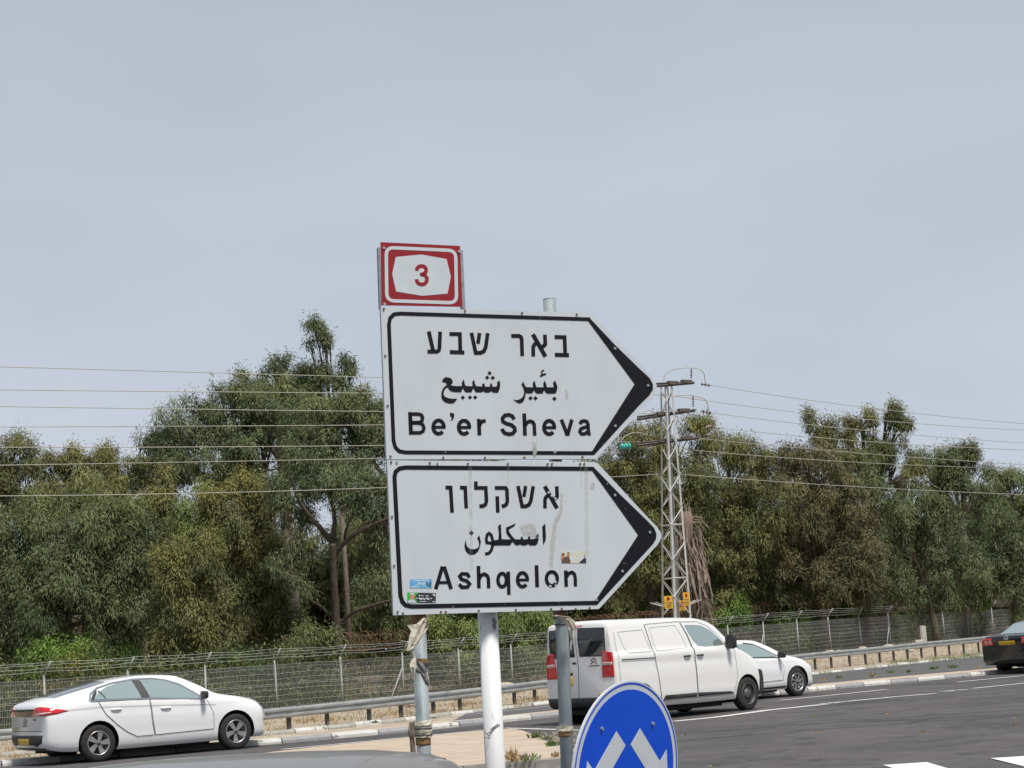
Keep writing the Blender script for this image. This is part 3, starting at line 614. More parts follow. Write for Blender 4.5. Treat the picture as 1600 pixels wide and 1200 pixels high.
b = MB(); b.tube([(0, .30, -.045), (0, -1.3, -.045)], .03, 16); b.build('pole', M['galv'], dn, True)
for yy in (.2, -.2):
    b = MB(); b.box((0, yy, -.02), (.18, .03, .012)); b.build('clamp', M['galv'], dn)
# ------------------------------------------------------------------ guardrail
def railp(t): return Vector((1.0 + TD.x * t, 55.0 + TD.y * t))
rail_px = [(150, 1165), (300, 1155.5), (420, 1143), (475, 1137), (528, 1131), (581, 1126), (630, 1120), (676.5, 1115), (724, 1109), (813, 1099), (855, 1093), (1100, 1067), (1280, 1046), (1337, 1040.5), (1392, 1034.5), (1444, 1029), (1493, 1024), (1540, 1019.5)]
RP = [gp(x, y).to_2d() for x, y in rail_px]
RP = [Vector((-30, 37)), Vector((-11.4, 42.0))] + smoothline(RP, 2) + [Vector((60, 138))]
gr = thing('guardrail', 'long grey steel crash barrier running along the far side of the road', 'guardrail')
def path_at(P, step):
    L_ = [0]
    for a, b in zip(P[:-1], P[1:]): L_.append(L_[-1] + (b - a).length)
    out = []; s = 0
    while s < L_[-1]:
        i = min(max(int(np.searchsorted(L_, s)), 1), len(P) - 1); f = (s - L_[i - 1]) / max(1e-6, L_[i] - L_[i - 1]); out.append(P[i - 1].lerp(P[i], f)); s += step
    return out
posts = path_at(RP, 1.47)
def rh(p): return .51 + max(0, min(.22, (p.y - 43.8) * .0047))
WP = [(-.00, -.245), (.012, -.235), (.05, -.205), (.05, -.165), (.006, -.14), (.006, -.105), (.05, -.08), (.05, -.04), (.012, -.010), (0, 0), (.0, -.006), (-.004, -.235)]
pm = None
vis = [p for p in posts if p.x > -14 and p.y < 112]
for p in vis:
    if pm is None:
        b = MB(); b.box((0, 0, -.02), (.10, .05, 1.0)); b.box((0, .03, .18), (.10, .012, .6)); pm = o = b.build('rail_post', M['galv_dk'], gr)
    else: o = inst(pm, gr)
    nr = Vector((TN.x, TN.y)); q = p + nr * .07
    o.location = (q.x, q.y, rh(p) - .50); o.rotation_euler = (0, 0, math.atan2(TD.y, TD.x))
for i in range(0, len(vis) - 3, 3):
    P = [vis[i + k] for k in range(4)]; vs = []; n = len(WP)
    for k, p in enumerate(P):
        t = (P[min(k + 1, 3)] - P[max(k - 1, 0)]).normalized(); out = Vector((t.y, -t.x)); e = .0 if k in (1, 2) else (.004 if k == 0 else -.002)
        jz = rnd.uniform(-.006, .006) if k in (1, 2) else 0
        for a, z in WP: q = p + out * (a + e) + t * (.06 if k == 3 else 0); vs.append((q.x, q.y, rh(p) + z + jz))
    fs = [(k * n + j, k * n + (j + 1) % n, (k + 1) * n + (j + 1) % n, (k + 1) * n + j) for k in range(3) for j in range(n)] + [tuple(range(n)), tuple(3 * n + j for j in reversed(range(n)))]
    mesh('rail_beam', vs, fs, M['rail'], gr)
# ------------------------------------------------------------------ fence
fe = thing('security_fence', 'galvanised wire mesh fence with outward leaning post tops in front of the trees', 'fence', group=None)
fpts = []
for i in range(-2, 30):
    x = -13.4 + 1.82 * i; y = 53.5 + 2.386 * i; fpts.append(Vector((x, y, gz(x, y))))
fang = math.atan2(2.386, 1.82)
b = MB(); b.tube([(0, 0, -.2), (0, 0, 1.62)], .032, 8); b.tube([(0, 0, 1.60), (.0, -.30, 1.98)], .026, 6); pproto = None
FB = math.sqrt(1.82 ** 2 + 2.386 ** 2)
for i, p in enumerate(fpts):
    if pproto is None: pproto = o = b.build('fence_post', M['galv_lt'], fe, True)
    else: o = inst(pproto, fe)
    o.location = p; o.rotation_euler = (rnd.uniform(-.03, .03), rnd.uniform(-.03, .03), fang)
    if i in (7, 15, 19, 25):
        q = MB(); q.tube([(0, 0, 1.1), (-1.0, -.25, .0)], .025, 6); s = q.build('brace', M['galv_lt'], fe, True); s.location = p; s.rotation_euler = (0, 0, fang)
pan = []
for vrt in range(3):
    rr = random.Random(vrt); b = MB(); wl = .0050
    nv = 54; zs_ = [.03, .16, .34, .52, .70, .83, .88, 1.03, 1.2, 1.37, 1.46]
    sag = rr.uniform(-.03, .03)
    for k in range(nv):
        x = FB * (k + .5) / nv; b.tube([(x, rr.uniform(-.005, .005), .02), (x, .02, .83), (x, 0, 1.50)], wl * 1.15, 3, False)
    for z in zs_:
        b.tube([(FB * j / 4, .012 * (1 if z in (.16, .88, 1.37) else 0), z + sag * math.sin(math.pi * j / 4)) for j in range(5)], wl * .75, 3, False)
    for k, (yy, z) in enumerate(((-.07, 1.70), (-.15, 1.80), (-.22, 1.89), (-.28, 1.965))):
        b.tube([(FB * j / 5, yy, z + rr.uniform(-.02, .02) - .02 * math.sin(math.pi * j / 5)) for j in range(6)], .0048, 3, False)
    pan.append(b)
used = {}
for i in range(len(fpts) - 1):
    k = rnd.randrange(3)
    if k not in used: used[k] = o = pan[k].build('mesh_panel', M['meshwire'], fe)
    else: o = inst(used[k], fe)
    a, c = fpts[i], fpts[i + 1]; o.location = a; o.rotation_euler = (0, -math.atan2(c.z - a.z, FB), fang)
# rusty razor wire coil behind the fence
def coil(name, label, i0, i1, zc, seed):
    rr = random.Random(seed); vs = []; n = int((i1 - i0) * FB / .33) * 12; pts = []
    for k in range(n):
        s = i0 + (i1 - i0) * k / n; x = -13.4 + 1.82 * s + TN.x * 3.2; y = 53.5 + 2.386 * s + TN.y * 3.2; a = 2 * math.pi * k / 12
        R = .29 + .05 * math.sin(k * .013) + rr.uniform(-.02, .02); zz = gz(x, y) + zc + .08 * math.sin(k * .004)
        pts.append((x + TN.x * R * math.cos(a) + TD.x * rr.uniform(-.06, .06), y + TN.y * R * math.cos(a) + TD.y * .05, zz + R * math.sin(a)))
    b = MB(); b.tube(pts, .016, 3, False)
    for k in range(3):
        zo = (-.22, .0, .25)[k]
        q = []
        for j in range(0, n, 40):
            s = i0 + (i1 - i0) * j / n; x = -13.4 + 1.82 * s + TN.x * 3.2; y = 53.5 + 2.386 * s + TN.y * 3.2; q.append((x, y, gz(x, y) + zc + zo + rr.uniform(-.02, .02)))
        b.tube(q, .010, 3, False)
    return tag(b.build(name, M['wirerust']), label, 'razor wire')
coil('razor_wire', 'rusty coiled razor wire along the fence under the dark branching tree', 4.2, 6.3, 2.05, 1)
coil('razor_wire', 'long rusty coil of razor wire above the fence at the foot of the wood', 9.6, 27, 2.12, 2)
# ------------------------------------------------------------------ lattice power pylon
TY = 68.0
tb = dp(1062, 1070, TY); tb.z = gz(tb.x, tb.y)
tt = dp(1041, 598, TY)
HT = tt.z - tb.z
py_ = thing('power_pylon', 'slender grey steel lattice pylon with three cross arms right of the arrow signs', 'pylon', tb)
lean = (tt.x - tb.x) / HT; yaw = RAD(33)
def tw(z): return .62 - (.62 - .215) * (z / HT)          # half width
def corner(k, z):
    a = yaw + math.pi / 4 + k * math.pi / 2; r_ = tw(z) * 1.32 * .74; return Vector((r_ * math.cos(a) + lean * z, r_ * math.sin(a), z))
for k in range(4):
    b = MB(); wv = .055
    for s in (0, 1):
        a = yaw + math.pi / 4 + k * math.pi / 2; d = Vector((math.cos(a + math.pi + (s * 2 - 1) * math.pi / 4), math.sin(a + math.pi + (s * 2 - 1) * math.pi / 4), 0)) * .085
        p0, p1 = corner(k, -.2), corner(k, HT); pr2 = Vector((-d.y, d.x, 0)).normalized() * .004
        b.add([p0 - pr2, p0 + d - pr2, p1 + d * .8 - pr2, p1 - pr2, p0 + pr2, p0 + d + pr2, p1 + d * .8 + pr2, p1 + pr2], [(0, 1, 2, 3), (7, 6, 5, 4), (0, 4, 5, 1), (1, 5, 6, 2), (2, 6, 7, 3), (3, 7, 4, 0)])
    b.build('pylon_leg', M['pylonsteel'], py_)
zz = .15; lv = [zz]
while zz < HT - .3: zz += .34 + tw(zz) * .62; lv.append(min(zz, HT))
for k in range(4):
    for j in range(len(lv) - 1):
        a, c = corner(k, lv[j]), corner((k + 1) % 4, lv[j + 1])
        if (j + k) % 2: a, c = corner((k + 1) % 4, lv[j]), corner(k, lv[j + 1])
        b = MB(); d = (c - a); r_ = Matrix(((d.x, 0, 0), (0, 0, 0), (0, 0, 0)))
        b.tube([a, c], .022, 4); b.build('lattice_brace', M['pylonsteel'], py_)
for j in (2, 5, 8):
    if j < len(lv):
        for k in range(4): b = MB(); b.tube([corner(k, lv[j]), corner((k + 1) % 4, lv[j])], .022, 4); b.build('lattice_strut', M['pylonsteel'], py_)
adir = Vector((math.cos(RAD(28)), math.sin(RAD(28)), 0))
def on_py(px, py, s=0.0): return dp(px, py, TY + s) - tb
arms = [((1026, 603), (1084, 598)), ((996, 655), (1086, 641)), ((995, 696), (1092, 684))]
def ins_stack(parent, p0, p1, n, r, m, name='insulator'):
    b = MB(); d = (p1 - p0); L_ = d.length; b.tube([p0, p1], r * .28, 6)
    for k in range(n):
        c = p0 + d * ((k + .5) / n); b.tube([c - d * (.28 / n), c, c + d * (.18 / n)], [r * .35, r, r * .4], 8)
    return b.build(name, m, parent, True)
for i, (a, c) in enumerate(arms):
    a = on_py(*a, s=-.5); c = on_py(*c, s=.5); b = MB(); b.tube([a, c], .055, 4); b.tube([a + Vector((0, 0, .09)), c + Vector((0, 0, .02))], .03, 4)
    arm = b.build('cross_arm', M['galv_dk'], py_)
    for f in (.42, .8): m_ = a.lerp(c, f) + Vector((0, 0, .06)); q = MB(); q.box(m_, (.42, .16, .12), Matrix.Rotation(math.atan2(c.y - a.y, c.x - a.x), 3, 'Z')); q.build('arm_bracket', M['armwood'], arm)
ins_px = [((1080, 591), (1080, 576)), ((1083, 636), (1083, 619)), ((993, 674), (993, 658)), ((1000, 690), (996, 674))]
for a, c in ins_px: ins_stack(py_, on_py(*a, s=.4), on_py(*c, s=.4), 5, .05, M['insul'])
for a, c in (((1095, 600), (1110, 602.5)), ((1097, 643), (1112, 645.5)), ((1104, 666), (1118, 668))): ins_stack(py_, on_py(*a, s=.5), on_py(*c, s=.6), 3, .065, M['insul'])
tl = ins_stack(py_, on_py(969, 698, -.6), on_py(986, 697, -.4), 3, .14, M['teal']); tl['label'] = 'teal glass insulator discs'
def jumper(pts, s0=0, s1=.5):
    P = [on_py(*p, s=s0 + (s1 - s0) * i / (len(pts) - 1)) for i, p in enumerate(pts)]; P = smoothline(P, 2); b = MB(); b.tube(P, .016, 5); b.build('jumper_cable', M['wire'], py_, True)
jumper([(1036, 595), (1040, 583), (1055, 576), (1080, 574), (1095, 577), (1101, 585), (1102, 600)])
jumper([(1050, 619), (1070, 617), (1083, 618), (1100, 622), (1106, 630), (1106, 640), (1111, 644)])
jumper([(968, 692), (975, 682), (988, 676), (1000, 676), (1012, 680)], -.6, -.2)
jumper([(1102, 668), (1112, 664), (1117, 672), (1116, 682)])
jumper([(1005, 645), (1012, 640), (1024, 645)], -.3, -.1)
# anti climbing spikes and warning plates
for k in range(10):
    a = 2 * math.pi * k / 10; z = on_py(1055, 944).z; cc = Vector((lean * z, 0, z)); b = MB(); r1, r2 = tw(z) * .95, tw(z) * 1.75
    b.tube([cc + Vector((r1 * math.cos(a), r1 * math.sin(a), -.05)), cc + Vector((r2 * math.cos(a), r2 * math.sin(a), .10))], .014, 4); b.build('climb_guard_spike', M['pylonsteel'], py_)
for (x, y, wv, hv, s) in ((1044.5, 941, .29, .44, -.72), (1072.5, 936, .22, .46, -.72), (1066, 946, .20, .34, -.3)):
    c = on_py(x, y, s); o_ = MB(); o_.box((0, 0, 0), (wv, .012, hv)); pl_ = o_.build('warning_plate', M['yellow'], py_, loc=c)
    q = MB(); q.box((0, -.008, hv * .26), (wv * .34, .003, hv * .26)); q.build('red_symbol', M['red'], pl_)
    for j in range(4): q = MB(); q.box((0, -.008, hv * (-.02 - .12 * j)), (wv * (.8 - .1 * (j % 2)), .003, hv * .045)); q.build('print_line', M['stick_br'], pl_)
# ------------------------------------------------------------------ overhead cables
def cable(label, P3, Ys, group):
    """quadratic through three pixels, depth running from Ys[0] to Ys[1] linearly along the true length"""
    (x0, y0), (x1, y1), (x2, y2) = P3
    pts = []
    xs = np.linspace(Ys[2], Ys[3], 26)
    for x in xs:
        l0 = (x - x1) * (x - x2) / ((x0 - x1) * (x0 - x2)); l1 = (x - x0) * (x - x2) / ((x1 - x0) * (x1 - x2)); l2 = (x - x0) * (x - x1) / ((x2 - x0) * (x2 - x1))
        y = y0 * l0 + y1 * l1 + y2 * l2; f = (x - Ys[2]) / (Ys[3] - Ys[2]); Y = 1 / ((1 - f) / Ys[0] + f / Ys[1]); pts.append(dp(x, y, Y))
    b = MB(); b.tube(pts, .0115, 4); tag(b.build('power_line', M['wire'], None, True), label, 'power line', group)
LG = 'power lines left of the signs'; RG = 'power lines right of the pylon'
cable('topmost power line on the left, crossing the thin tall treetop', [(0, 573), (300, 581.5), (600, 590)], (44, TY, -900, 1036), LG)
cable('second power line from the top on the left, with a small clamp by the sign', [(0, 609), (300, 612), (600, 614.5)], (44, TY, -900, 1036), LG)
cable('third power line from the top on the left, just above the big round crown', [(0, 635), (300, 639.5), (600, 643)], (44, TY, -900, 1036), LG)
cable('fourth power line from the top on the left, nearly level', [(0, 667), (300, 666), (600, 664)], (44, TY, -900, 1000), LG)
cable('fifth power line from the top on the left, rising gently to the pylon', [(0, 699), (300, 698.5), (600, 696)], (44, TY, -900, 1000), LG)
cable('sixth power line from the top on the left, ending at the teal insulator', [(0, 727), (300, 722), (600, 716)], (44, TY, -900, 969), LG)
cable('lowest power line on the left, in front of the tree crowns', [(0, 775), (600, 762), (1028, 741)], (44, TY, -900, 1030), LG)
cable('topmost power line on the right, from the top cross arm', [(1110, 602), (1355, 637), (1600, 662)], (TY + .5, 150, 1108, 2900), RG)
cable('second power line from the top on the right', [(1048, 618), (1300, 650), (1600, 672)], (TY, 150, 1048, 2900), RG)
cable('third power line from the top on the right, from the middle cross arm', [(1110, 645), (1355, 673), (1600, 692)], (TY + .5, 150, 1110, 2900), RG)
cable('fourth power line from the top on the right, in front of the tall treetop', [(1118, 668), (1355, 690), (1600, 703)], (TY + .5, 150, 1118, 2900), RG)
cable('fifth power line from the top on the right, from the lowest cross arm', [(1092, 685), (1355, 709), (1600, 726)], (TY, 150, 1060, 2900), RG)
cable('sixth power line from the top on the right, crossing the crowns', [(1056, 701), (1330, 722), (1600, 732)], (TY, 150, 1052, 2900), RG)
cable('lowest power line on the right, well below the others', [(1062, 741), (1330, 760), (1600, 773)], (TY, 150, 1060, 2900), RG)
b = MB(); c = dp(562, 612, 57.5); b.tube([c + Vector((-.09, 0, .02)), c + Vector((-.05, 0, .05)), c + Vector((0, 0, .02)), c + Vector((.03, 0, -.05))], [.02, .045, .05, .02], 7)
b.tube([c + Vector((.08, 0, .0)), c + Vector((.11, 0, .06)), c + Vector((.15, 0, .05)), c + Vector((.2, 0, .0))], [.02, .045, .045, .015], 7)
tag(b.build('line_clamp', M['insul'], None, True), 'small brown clamp on the second power line beside the sign', 'clamp')
# ------------------------------------------------------------------ dead palm
PY = 86.0
pb = dp(1087, 1000, PY); pb.z = gz(pb.x, pb.y); ptp = dp(1070, 800, PY)
pm_ = thing('dead_palm_tree', 'dead headless palm with a skirt of grey-brown hanging fronds behind the pylon', 'tree', pb)
hp = ptp.z - pb.z; lx = ptp.x - pb.x
b = MB(); b.tube([(lx * (k / 10) ** 1.3, 0, hp * k / 10 - (.2 if k == 0 else 0)) for k in range(11)], [.26 + .03 * (k % 2) + (.03 if k > 8 else 0) for k in range(11)], 12); b.build('trunk', M['palmbark'], pm_, True)
rr = random.Random(8)
for k in range(280):
    a = rr.uniform(0, 2 * math.pi); zt_ = hp * rr.uniform(.42, .92) ; R = rr.uniform(.25, .75); ln = rr.uniform(1.0, 3.0)
    bx = lx * (zt_ / hp) ** 1.3; p0 = Vector((bx + .2 * math.cos(a), .2 * math.sin(a), zt_)); o1 = Vector((math.cos(a), math.sin(a), 0))
    out_ = rr.uniform(.25, .75)
    pts = [p0, p0 + o1 * R * out_ + Vector((0, 0, .0)), p0 + o1 * R * 1.2 * out_ + Vector((.06, 0, -ln * .35)), p0 + o1 * R * (1.4 * out_) + Vector((rr.uniform(0, .25), 0, -ln * .7)), p0 + o1 * R * 1.2 * out_ + Vector((rr.uniform(-.15, .4), rr.uniform(-.2, .2), -ln))]
    for q_ in pts[1:]: q_ += Vector((rr.uniform(-1, 1), rr.uniform(-1, 1), 0)) * .10
    b = MB(); t_ = Vector((-math.sin(a), math.cos(a), 0)); wv = rr.uniform(.012, .05); vs = []
    for i, p in enumerate(pts): ww = wv * (.4, .7, 1.1, .9, .15)[i]; vs += [p - t_ * ww + o1 * rr.uniform(-.03, .03), p + o1 * .03, p + t_ * ww + o1 * rr.uniform(-.03, .03)]
    fs = [(i * 3 + j, i * 3 + j + 1, i * 3 + 4 + j, i * 3 + 3 + j) for i in range(4) for j in range(2)]
    mesh('frond', vs, fs, M['frond'], pm_)
for k in range(14):
    a = rr.uniform(-1.2, 1.2) if k < 9 else rr.uniform(0, 6.28); z0 = hp * rr.uniform(.78, .93); bx = lx * (z0 / hp) ** 1.3
    p0 = Vector((bx, 0, z0)); o1 = Vector((math.cos(a), math.sin(a) * .5, 0)); ln = rr.uniform(.7, 1.9)
    b = MB(); b.tube([p0, p0 + o1 * ln * .4 + Vector((0, 0, .25)), p0 + o1 * ln * .8 + Vector((0, 0, .2)), p0 + o1 * ln + Vector((0, 0, -.15))], [.035, .028, .018, .008], 4); b.build('bare_frond_stem', M['frond'], pm_)
for k in range(9):
    a = 6.28 * k / 9; b = MB(); p0 = Vector((lx + .2 * math.cos(a), .2 * math.sin(a), hp - .1)); b.tube([p0, p0 + Vector((.08 * math.cos(a), 0, .3 + .1 * (k % 3)))], [.05, .02], 4); b.build('frond_stub', M['frond'], pm_)
# ------------------------------------------------------------------ small things on the verge
def boxstone(name, label, px, py, Y, d, m, cat, rz=.3, group=None):
    p = dp(px, py, Y); z = gz(p.x, p.y); bm = bmesh.new(); bmesh.ops.create_cube(bm, size=1)
    for v in bm.verts: v.co = Vector((v.co.x * d[0], v.co.y * d[1], (v.co.z + .5) * d[2]))
    bmesh.ops.bevel(bm, geom=bm.edges[:], offset=min(d) * .12, segments=2, affect='EDGES')
    rr = random.Random(px)
    for v in bm.verts: v.co += Vector((rr.uniform(-1, 1), rr.uniform(-1, 1), 0)) * min(d) * .05
    me = bpy.data.meshes.new(name); bm.to_mesh(me); bm.free(); me.materials.append(m); o = bpy.data.objects.new(name, me); C.objects.link(o); o.location = (p.x, p.y, z - .03); o.rotation_euler = (0, 0, rz)
    return tag(o, label, cat, group)
boxstone('concrete_pillar', 'short upright concrete pillar standing behind the guardrail in front of the fence', 1442, 1000, 93, (.30, .3, 1.02), M['concrete'], 'pillar')
boxstone('concrete_block', 'low concrete block beside the foot of the concrete pillar', 1434, 1004, 91, (.45, .4, .42), M['concrete'], 'block')
bpx = [(1387, 1006, 90, .5), (1347, 1008, 90, .35), (1296, 1012, 86, .42), (1462, 1000, 96, .4), (1310, 1014, 88, .25), (1420, 1009, 88, .3), (702, 1067, 62, .55), (728, 1062, 63, .6), (790, 1056, 66, .75), (806, 1060, 66, .55), (640, 1085, 58, .4), (770, 1066, 64, .4)]
rocktxt = ['pale boulder behind the guardrail, left of the concrete pillar', 'small pale stone behind the guardrail right of the white sedan', 'brown stone behind the guardrail nearest the white sedan', 'stone just beside the concrete pillar on its right', 'tiny stone low behind the rail near the white sedan', 'small stone between the boulder and the concrete pillar',
           'rock in the dry undergrowth right of the wrapped post', 'larger rock in the undergrowth left of the white post', 'big pale rock in the undergrowth right of the white post', 'pale rock next to the big one beside the white post', 'small rock behind the rail left of the wrapped post', 'small rock low behind the rail beside the white post']
for i, (x, y, Y, s) in enumerate(bpx):
    p = dp(x, y, Y); bm = bmesh.new(); bmesh.ops.create_icosphere(bm, subdivisions=2, radius=.5); rr = random.Random(i)
    for v in bm.verts: v.co = Vector((v.co.x * s * 1.3, v.co.y * s, v.co.z * s * .7)) * rr.uniform(.85, 1.12)
    me = bpy.data.meshes.new('rock'); bm.to_mesh(me); bm.free(); me.materials.append(M['stone']); o = bpy.data.objects.new('rock', me); C.objects.link(o); o.location = (p.x, p.y, gz(p.x, p.y) + s * .15)
    tag(o, rocktxt[i], 'rock')
# ------------------------------------------------------------------ vehicles
def pchip(xs, ys, x):
    xs = np.array(xs, float); ys = np.array(ys, float); h = np.diff(xs); d = np.diff(ys) / h; m = np.zeros(len(xs)); m[0] = d[0]; m[-1] = d[-1]
    for i in range(1, len(xs) - 1):
        if d[i - 1] * d[i] > 0: w1 = 2 * h[i] + h[i - 1]; w2 = h[i] + 2 * h[i - 1]; m[i] = (w1 + w2) / (w1 / d[i - 1] + w2 / d[i])
    i = np.clip(np.searchsorted(xs, x) - 1, 0, len(h) - 1); t = (x - xs[i]) / h[i]
    return (2 * t ** 3 - 3 * t ** 2 + 1) * ys[i] + (t ** 3 - 2 * t ** 2 + t) * h[i] * m[i] + (-2 * t ** 3 + 3 * t ** 2) * ys[i + 1] + (t ** 3 - t ** 2) * h[i] * m[i + 1]
def car_body(S, wheels, wr, paint, parent, rnd_f=.24, rnd_r=.14, crown=.05, tumble=1.0, side_bulge=.03, crease=None):
    X = S['x']; xs = np.unique(np.concatenate([np.linspace(X[0], X[-1], 92), np.linspace(X[0], X[0] + .12, 6), np.linspace(X[-1] - .12, X[-1], 6)]))
    P = {k: pchip(X, v, xs) for k, v in S.items() if k != 'x'}
    rings = []
    for i, x in enumerate(xs):
        zb, zt, zs, wm, ws, wt = (P[k][i] for k in ('zb', 'zt', 'zs', 'wm', 'ws', 'wt')); wb = wm - .07; h = max(.01, zt - crown * min(1, (zt - zs) / .15) - zs)
        hs = zs - zb
        c = [(0, zb), (wb * .6, zb), (wb - .02, zb), (wb + .01, zb + .025), (wb + .04, zb + .10 * hs), (wm - .010, zb + .22 * hs), (wm - side_bulge * .25, zb + .36 * hs), (wm, zb + .52 * hs), (wm - .002, zb + .68 * hs), (wm - .012, zb + .78 * hs),
             (max(ws + .02, wm - .035) if ws < wm else wm, zs - .09 * hs), (ws + .012, zs - .03 * hs), (ws - .006, zs), (ws - .02, zs + .03 * h)]
        for f in (.12, .3, .5, .7, .85, .95):
            g = f ** (1.25); c.append((ws - .025 + (wt - ws + .025) * g, zs + h * (f * .97)))
        k = zt - zs - h
        c += [(wt - .02, zs + h + k * .25), (wt * .86, zs + h + k * .62), (wt * .6, zt - k * .12), (wt * .3, zt - k * .02), (0, zt)]
        xf = max(0, min(1, (x - (X[-1] - .7)) / .7)); xr = max(0, min(1, ((X[0] + .5) - x) / .5))
        out = []
        for y, z in c:
            u = (y / max(wm, .1)); out.append((x - rnd_f * (abs(u) ** 3) * xf ** 1.5 + rnd_r * (abs(u) ** 4) * xr ** 1.5, y, z))
        rings.append(out)
    n = len(rings[0]); vs = []; fs = []
    full = []
    for r in rings: full.append(r + [(a, -y, z) for a, y, z in r[-2:0:-1]])
    m = len(full[0]); vs = [v for r in full for v in r]
    fs = [(i * m + k, (i + 1) * m + k, (i + 1) * m + (k + 1) % m, i * m + (k + 1) % m) for i in range(len(full) - 1) for k in range(m)]
    def cap(r0_, rev):
        o = len(vs); c = Vector((0, 0, 0))
        for v in r0_: c += Vector(v)
        c /= len(r0_); vs.append(tuple(c)); base = (0 if rev else (len(full) - 1) * m)
        for k in range(m): fs.append((base + (k + 1) % m, o, base + k) if not rev else (base + k, o, base + (k + 1) % m))
    cap(full[0], True); cap(full[-1], False)
    o = mesh('body', vs, fs, [paint, M['well']], parent); bm = bmesh.new(); bm.from_mesh(o.data); bmesh.ops.recalc_face_normals(bm, faces=bm.faces[:]); bm.to_mesh(o.data)
    bvh = BVHTree.FromBMesh(bm); bm.free()
    # wheel arches
    b = MB()
    for wx in wheels:
        for s in (-1, 1):
            n_ = 30; r_ = wr + .055; vs2 = [(wx + r_ * math.cos(2 * math.pi * k / n_), s * yy, wr + .01 + r_ * math.sin(2 * math.pi * k / n_)) for yy in (.52, 1.3) for k in range(n_)]
            b.add(vs2, [(k, (k + 1) % n_, n_ + (k + 1) % n_, n_ + k) for k in range(n_)] + [tuple(reversed(range(n_))), tuple(n_ + k for k in range(n_))])
    cu_ = b.build('cutter', [M['well']]); bm = bmesh.new(); bm.from_mesh(cu_.data); bmesh.ops.recalc_face_normals(bm, faces=bm.faces[:]); bm.to_mesh(cu_.data); bm.free()
    md = o.modifiers.new('b', 'BOOLEAN'); md.object = cu_; md.operation = 'DIFFERENCE'; md.solver = 'EXACT'; md.material_mode = 'TRANSFER'
    pm0 = parent.matrix_world.copy()
    o.parent = None
    dg = bpy.context.evaluated_depsgraph_get(); me = bpy.data.meshes.new_from_object(o.evaluated_get(dg)); o.modifiers.clear(); o.data = me; o.parent = parent
    bpy.data.objects.remove(cu_)
    me.shade_smooth(); me.set_sharp_from_angle(angle=RAD(38))
    return o, bvh
def decal(bvh, pts, view, m, name, parent, off=.004, step=.05, thick=0):
    """a panel bent over the body: outline in (u, z) seen along a level direction, or 'T' seen from above with (x, y)"""
    if view == 'T': dirv = Vector((0, 0, -1)); mk = lambda u, z: Vector((u, z, 6))
    else:
        a = RAD(view); dirv = Vector((math.cos(a), math.sin(a), 0)); ur = Vector((math.sin(a), -math.cos(a), 0)); mk = lambda u, z: ur * u + Vector((0, 0, z)) - dirv * 8
    P = [Vector(p) for p in pts]; q = []
    for i, p in enumerate(P):
        n_ = P[(i + 1) % len(P)]; k = max(1, int((n_ - p).length / step)); q += [p.lerp(n_, j / k) for j in range(k)]
    x0, x1 = min(p.x for p in q), max(p.x for p in q); y0, y1 = min(p.y for p in q), max(p.y for p in q); inn = []
    def inside(p):
        c = False
        for i in range(len(q)):
            a, b = q[i], q[i - 1]
            if (a.y > p.y) != (b.y > p.y) and p.x < (b.x - a.x) * (p.y - a.y) / (b.y - a.y) + a.x: c = not c
        return c
    x = x0 + step / 2
    while x < x1:
        y = y0 + step / 2
        while y < y1:
            p = Vector((x, y))
            if inside(p) and min((p - w_).length for w_ in q) > step * .3: inn.append(p)
            y += step
        x += step
    r = delaunay_2d_cdt(q + inn, [], [list(range(len(q)))], 1, 1e-6); V = []
    for p in r[0]:
        o = mk(p.x, p.y); h = bvh.ray_cast(o, dirv)
        if h[0] is None: h = bvh.find_nearest(o + dirv * 8)
        nn = h[1]; 
        if nn.dot(dirv) > 0: nn = -nn
        V.append(h[0] + (nn * .35 - dirv * .65).normalized() * off)
    fs = [list(f) for f in r[2]]; o = mesh(name, V, fs, m, parent, True); bm = bmesh.new(); bm.from_mesh(o.data)
    bm.normal_update()
    for f in bm.faces:
        if f.normal.dot(dirv) > 0: f.normal_flip()
    bm.to_mesh(o.data); bm.free()
    if thick: s = o.modifiers.new('s', 'SOLIDIFY'); s.thickness = thick; s.offset = -1
    return o
def seam(bvh, pts, view, m, name, parent, wd=.009, off=.0025):
    P = [Vector(p) for p in pts]; q = []
    for a, b in zip(P[:-1], P[1:]):
        k = max(1, int((b - a).length / .05)); q += [a.lerp(b, j / k) for j in range(k)]
    q.append(P[-1]); a = RAD(view); dirv = Vector((math.cos(a), math.sin(a), 0)); ur = Vector((math.sin(a), -math.cos(a), 0)); vs = []
    for i, p in enumerate(q):
        t = (q[min(i + 1, len(q) - 1)] - q[max(i - 1, 0)]).normalized(); nn = Vector((-t.y, t.x)) * wd / 2
        for s in (1, -1):
            w_ = p + nn * s; o = ur * w_.x + Vector((0, 0, w_.y)) - dirv * 8; h = bvh.ray_cast(o, dirv)
            if h[0] is None: h = bvh.find_nearest(o + dirv * 8)
            n2 = h[1] if h[1].dot(dirv) < 0 else -h[1]; vs.append(h[0] + (n2 * .35 - dirv * .65).normalized() * off)
    return mesh(name, vs, [(2 * i, 2 * i + 1, 2 * i + 3, 2 * i + 2) for i in range(len(q) - 1)], m, parent)
